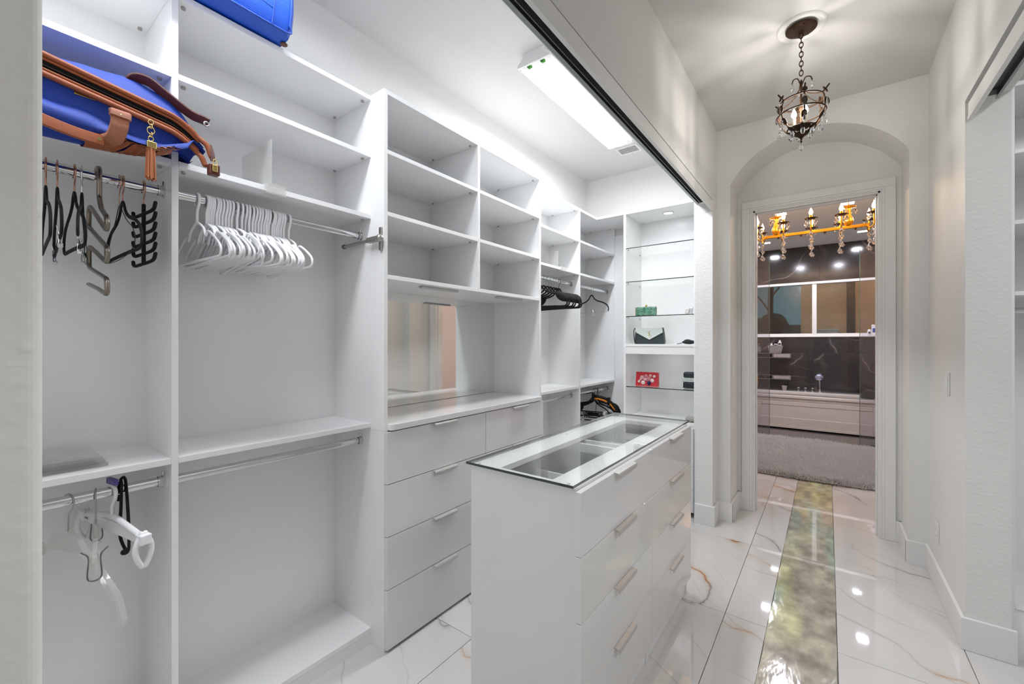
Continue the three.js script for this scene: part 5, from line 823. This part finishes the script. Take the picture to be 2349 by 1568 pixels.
{ // long gold chandelier with two rows of candle bulbs
  const y = 2.472, zc = -5.08, t = thing('chandelier', 'long gold bar chandelier with lit candle bulbs and hanging crystals in the bathroom', 'chandelier', [-0.11, y, zc]);
  part('bar', box(-0.53, 0.305, y - 0.0135, y + 0.0135, zc - 0.0135, zc + 0.0135, 0.002), M.gold, t);
  for (const x of [-0.40, -0.21, -0.02, 0.10, 0.21]) part('boss', ball(x, y - 0.022, zc, 0.011, 1, 12), M.bronze, t);
  const kite = (x, yy, z, s) => toCreasedNormals(lathe([[0, -0.05 * s], [0.016 * s, -0.031 * s], [0.0165 * s, -0.026 * s], [0.002 * s, 0], [0, 0]], x, yy, z, 6), 0.3);
  for (const x of [-0.42, 0.158]) {
    const c = part('column', lathe([[0, 0], [0.022, 0], [0.026, 0.008], [0.036, 0.025], [0.040, 0.045], [0.034, 0.075], [0.022, 0.095], [0.02, 0.15], [0.026, 0.155], [0.024, 0.168], [0.058, 0.172], [0.06, 0.178], [0.01, 0.185], [0.006, 0.2], [0, 0.2]], x, y + 0.013, zc, 14), M.gold, t);
    part('rod', rod([x, y + 0.2, zc], [x, CEIL - 0.02, zc], 0.004), M.gold, c); part('ceiling_cup', lathe([[0, -0.03], [0.03, -0.026], [0.05, -0.008], [0.05, 0], [0, 0]], x, CEIL, zc, 20), M.gold, c);
    for (let i = 0; i < 4; i++) { const a = i * 1.57 + 0.3; part('drop', [kite(x + 0.055 * Math.cos(a), y + 0.165, zc + 0.055 * Math.sin(a), 1.0), ball(x + 0.055 * Math.cos(a), y + 0.172, zc + 0.055 * Math.sin(a), 0.006)], M.crystal, c); }
  }
  const spots = [[-0.575, -4.97], [-0.345, -4.90], [-0.125, -4.88], [0.102, -4.90], [0.335, -4.97], [-0.56, -5.25], [-0.375, -5.28], [-0.13, -5.30], [0.10, -5.28], [0.318, -5.25]];
  spots.forEach(([x, z], i) => {
    const yc = 2.555, x0 = Math.max(-0.52, Math.min(0.295, x)), s = Math.sign(z - zc), py = yc;
    const arm = part('arm', tube([[x0, y, zc + s * 0.01], [x0 + (x - x0) * 0.4, y - 0.035, zc + (z - zc) * 0.45], [x, y - 0.02, z], [x, py - 0.01, z]], 0.0065, 30, 8), M.gold, t);
    const pan = lathe([[0, -0.006], [0.02, -0.005], [0.05, 0.0], [0.054, 0.005], [0.05, 0.004], [0.02, 0.001], [0, 0]], x, py, z, 24), p = pan.attributes.position; for (let q = 0; q < p.count; q++) { const dx = p.getX(q) - x, dz = p.getZ(q) - z, r = Math.hypot(dx, dz); if (r > 0.04) { const k = 1 + 0.07 * Math.cos(Math.atan2(dz, dx) * 9); p.setX(q, x + dx * k); p.setZ(q, z + dz * k); } }
    part('drip_pan', pan, M.bronze, arm); part('candle', rod([x, py, z], [x, py + 0.034, z], 0.012, 14), M.gold, arm);
    part('bulb', lathe([[0, 0], [0.007, 0.001], [0.0165, 0.018], [0.0165, 0.03], [0.011, 0.048], [0.004, 0.066], [0.001, 0.078], [0, 0.078]], x, py + 0.034, z, 16), glow(0xffdca8, 12), arm);
    for (let k = 0; k < 4; k++) { const a = k * 1.57 + 0.6, dx = 0.05 * Math.cos(a), dz = 0.05 * Math.sin(a); part('drop', [kite(x + dx, py - 0.018, z + dz, 0.95), ball(x + dx, py - 0.01, z + dz, 0.006)], M.crystal, arm); }
    part('strand', [kite(x, y - 0.03, z, 1.05), kite(x + 0.004, y - 0.085, z, 1.15), kite(x - 0.003, y - 0.145, z, 1.3), ball(x, y - 0.08, z, 0.007), ball(x, y - 0.142, z, 0.007), kite(x + 0.012, y - 0.168, z - 0.01, 0.9)], M.crystal, arm);
    const l = new THREE.PointLight(0xffd9ae, LUM.bath, 0, 2); l.position.set(x, py + 0.06, z); l.shadow.radius = 0.9; scene.add(l);
  });
}

// ================= ceiling lamps =================
function stripLight(label, x, z, live) {
  const t = thing('strip_light', label, 'light', [x, CEIL, z]);
  const L = 0.62, w = 0.1;
  const prof = [[-0.07, 0], [0.07, 0], [0.07, -0.018], [0.10, -0.042], [0.098, -0.046], [-0.098, -0.046], [-0.10, -0.042], [-0.07, -0.018]];
  const body = extrude(prof, 2 * L); body.translate(x, CEIL, z - L); part('housing', body, M.trim, t);
  for (const s of [-1, 1]) { const e = extrude([[-0.072, 0], [0.072, 0], [0.072, -0.02], [0.11, -0.05], [0.11, -0.066], [-0.11, -0.066], [-0.11, -0.05], [-0.072, -0.02]], 0.014); e.translate(x, CEIL, z + s * (L + 0.011) - 0.007); part('end_cap', e, M.trim, t); }
  for (const s of [-1, 1]) { const g = new THREE.CylinderGeometry(0.0125, 0.0125, 2 * L - 0.04, 14); g.rotateX(Math.PI / 2); g.translate(x + s * 0.045, CEIL - 0.061, z); const tb = part('tube', g, glow(0xfdfff8, 1.5), t);
    for (const q of [-1, 1]) part('tube_cap', (() => { const c = new THREE.CylinderGeometry(0.013, 0.013, 0.02, 14); c.rotateX(Math.PI / 2); c.translate(x + s * 0.045, CEIL - 0.061, z + q * (L - 0.012)); return c; })(), S({ color: 0x4c9a3a, roughness: 0.5 }), tb); }
  const lens = [[-0.1, -0.046], [-0.1, -0.075], [-0.094, -0.082], [0.094, -0.082], [0.1, -0.075], [0.1, -0.046], [0.0975, -0.046], [0.0975, -0.074], [0.093, -0.0795], [-0.093, -0.0795], [-0.0975, -0.074], [-0.0975, -0.046]];
  const lg = extrude(lens, 2 * L - 0.01); lg.translate(x, CEIL, z - L + 0.005);
  part('lens', lg, P({ color: 0xffffff, transmission: 0.85, thickness: 0, roughness: 0.55, ior: 1.45, emissive: 0xffffff, emissiveIntensity: 0.2 }), t);
  return t;
}
stripLight('long fluorescent strip light with frosted lens on the closet ceiling', -1.335, -2.62);
stripLight('second fluorescent strip light on the closet ceiling, nearer the viewer', -1.335, -0.20);
stripLight('fluorescent strip light on the ceiling of the right closet', 1.30, -1.2);
{ // flush light in the hall behind the camera
  const t = thing('ceiling_light', 'square flush light on the hall ceiling behind the viewpoint', 'light', [-0.1, CEIL, 0.95]);
  part('tray', box(-0.37, 0.17, CEIL - 0.025, CEIL, 0.68, 1.22, 0.006), M.trim, t); part('diffuser', box(-0.35, 0.15, CEIL - 0.036, CEIL - 0.025, 0.70, 1.20, 0.004), glow(0xfff6ee, 1.6), t);
}

scene.traverse(o => { if (o.isLight) { o.castShadow = true; } });
renderer.render(scene, camera);
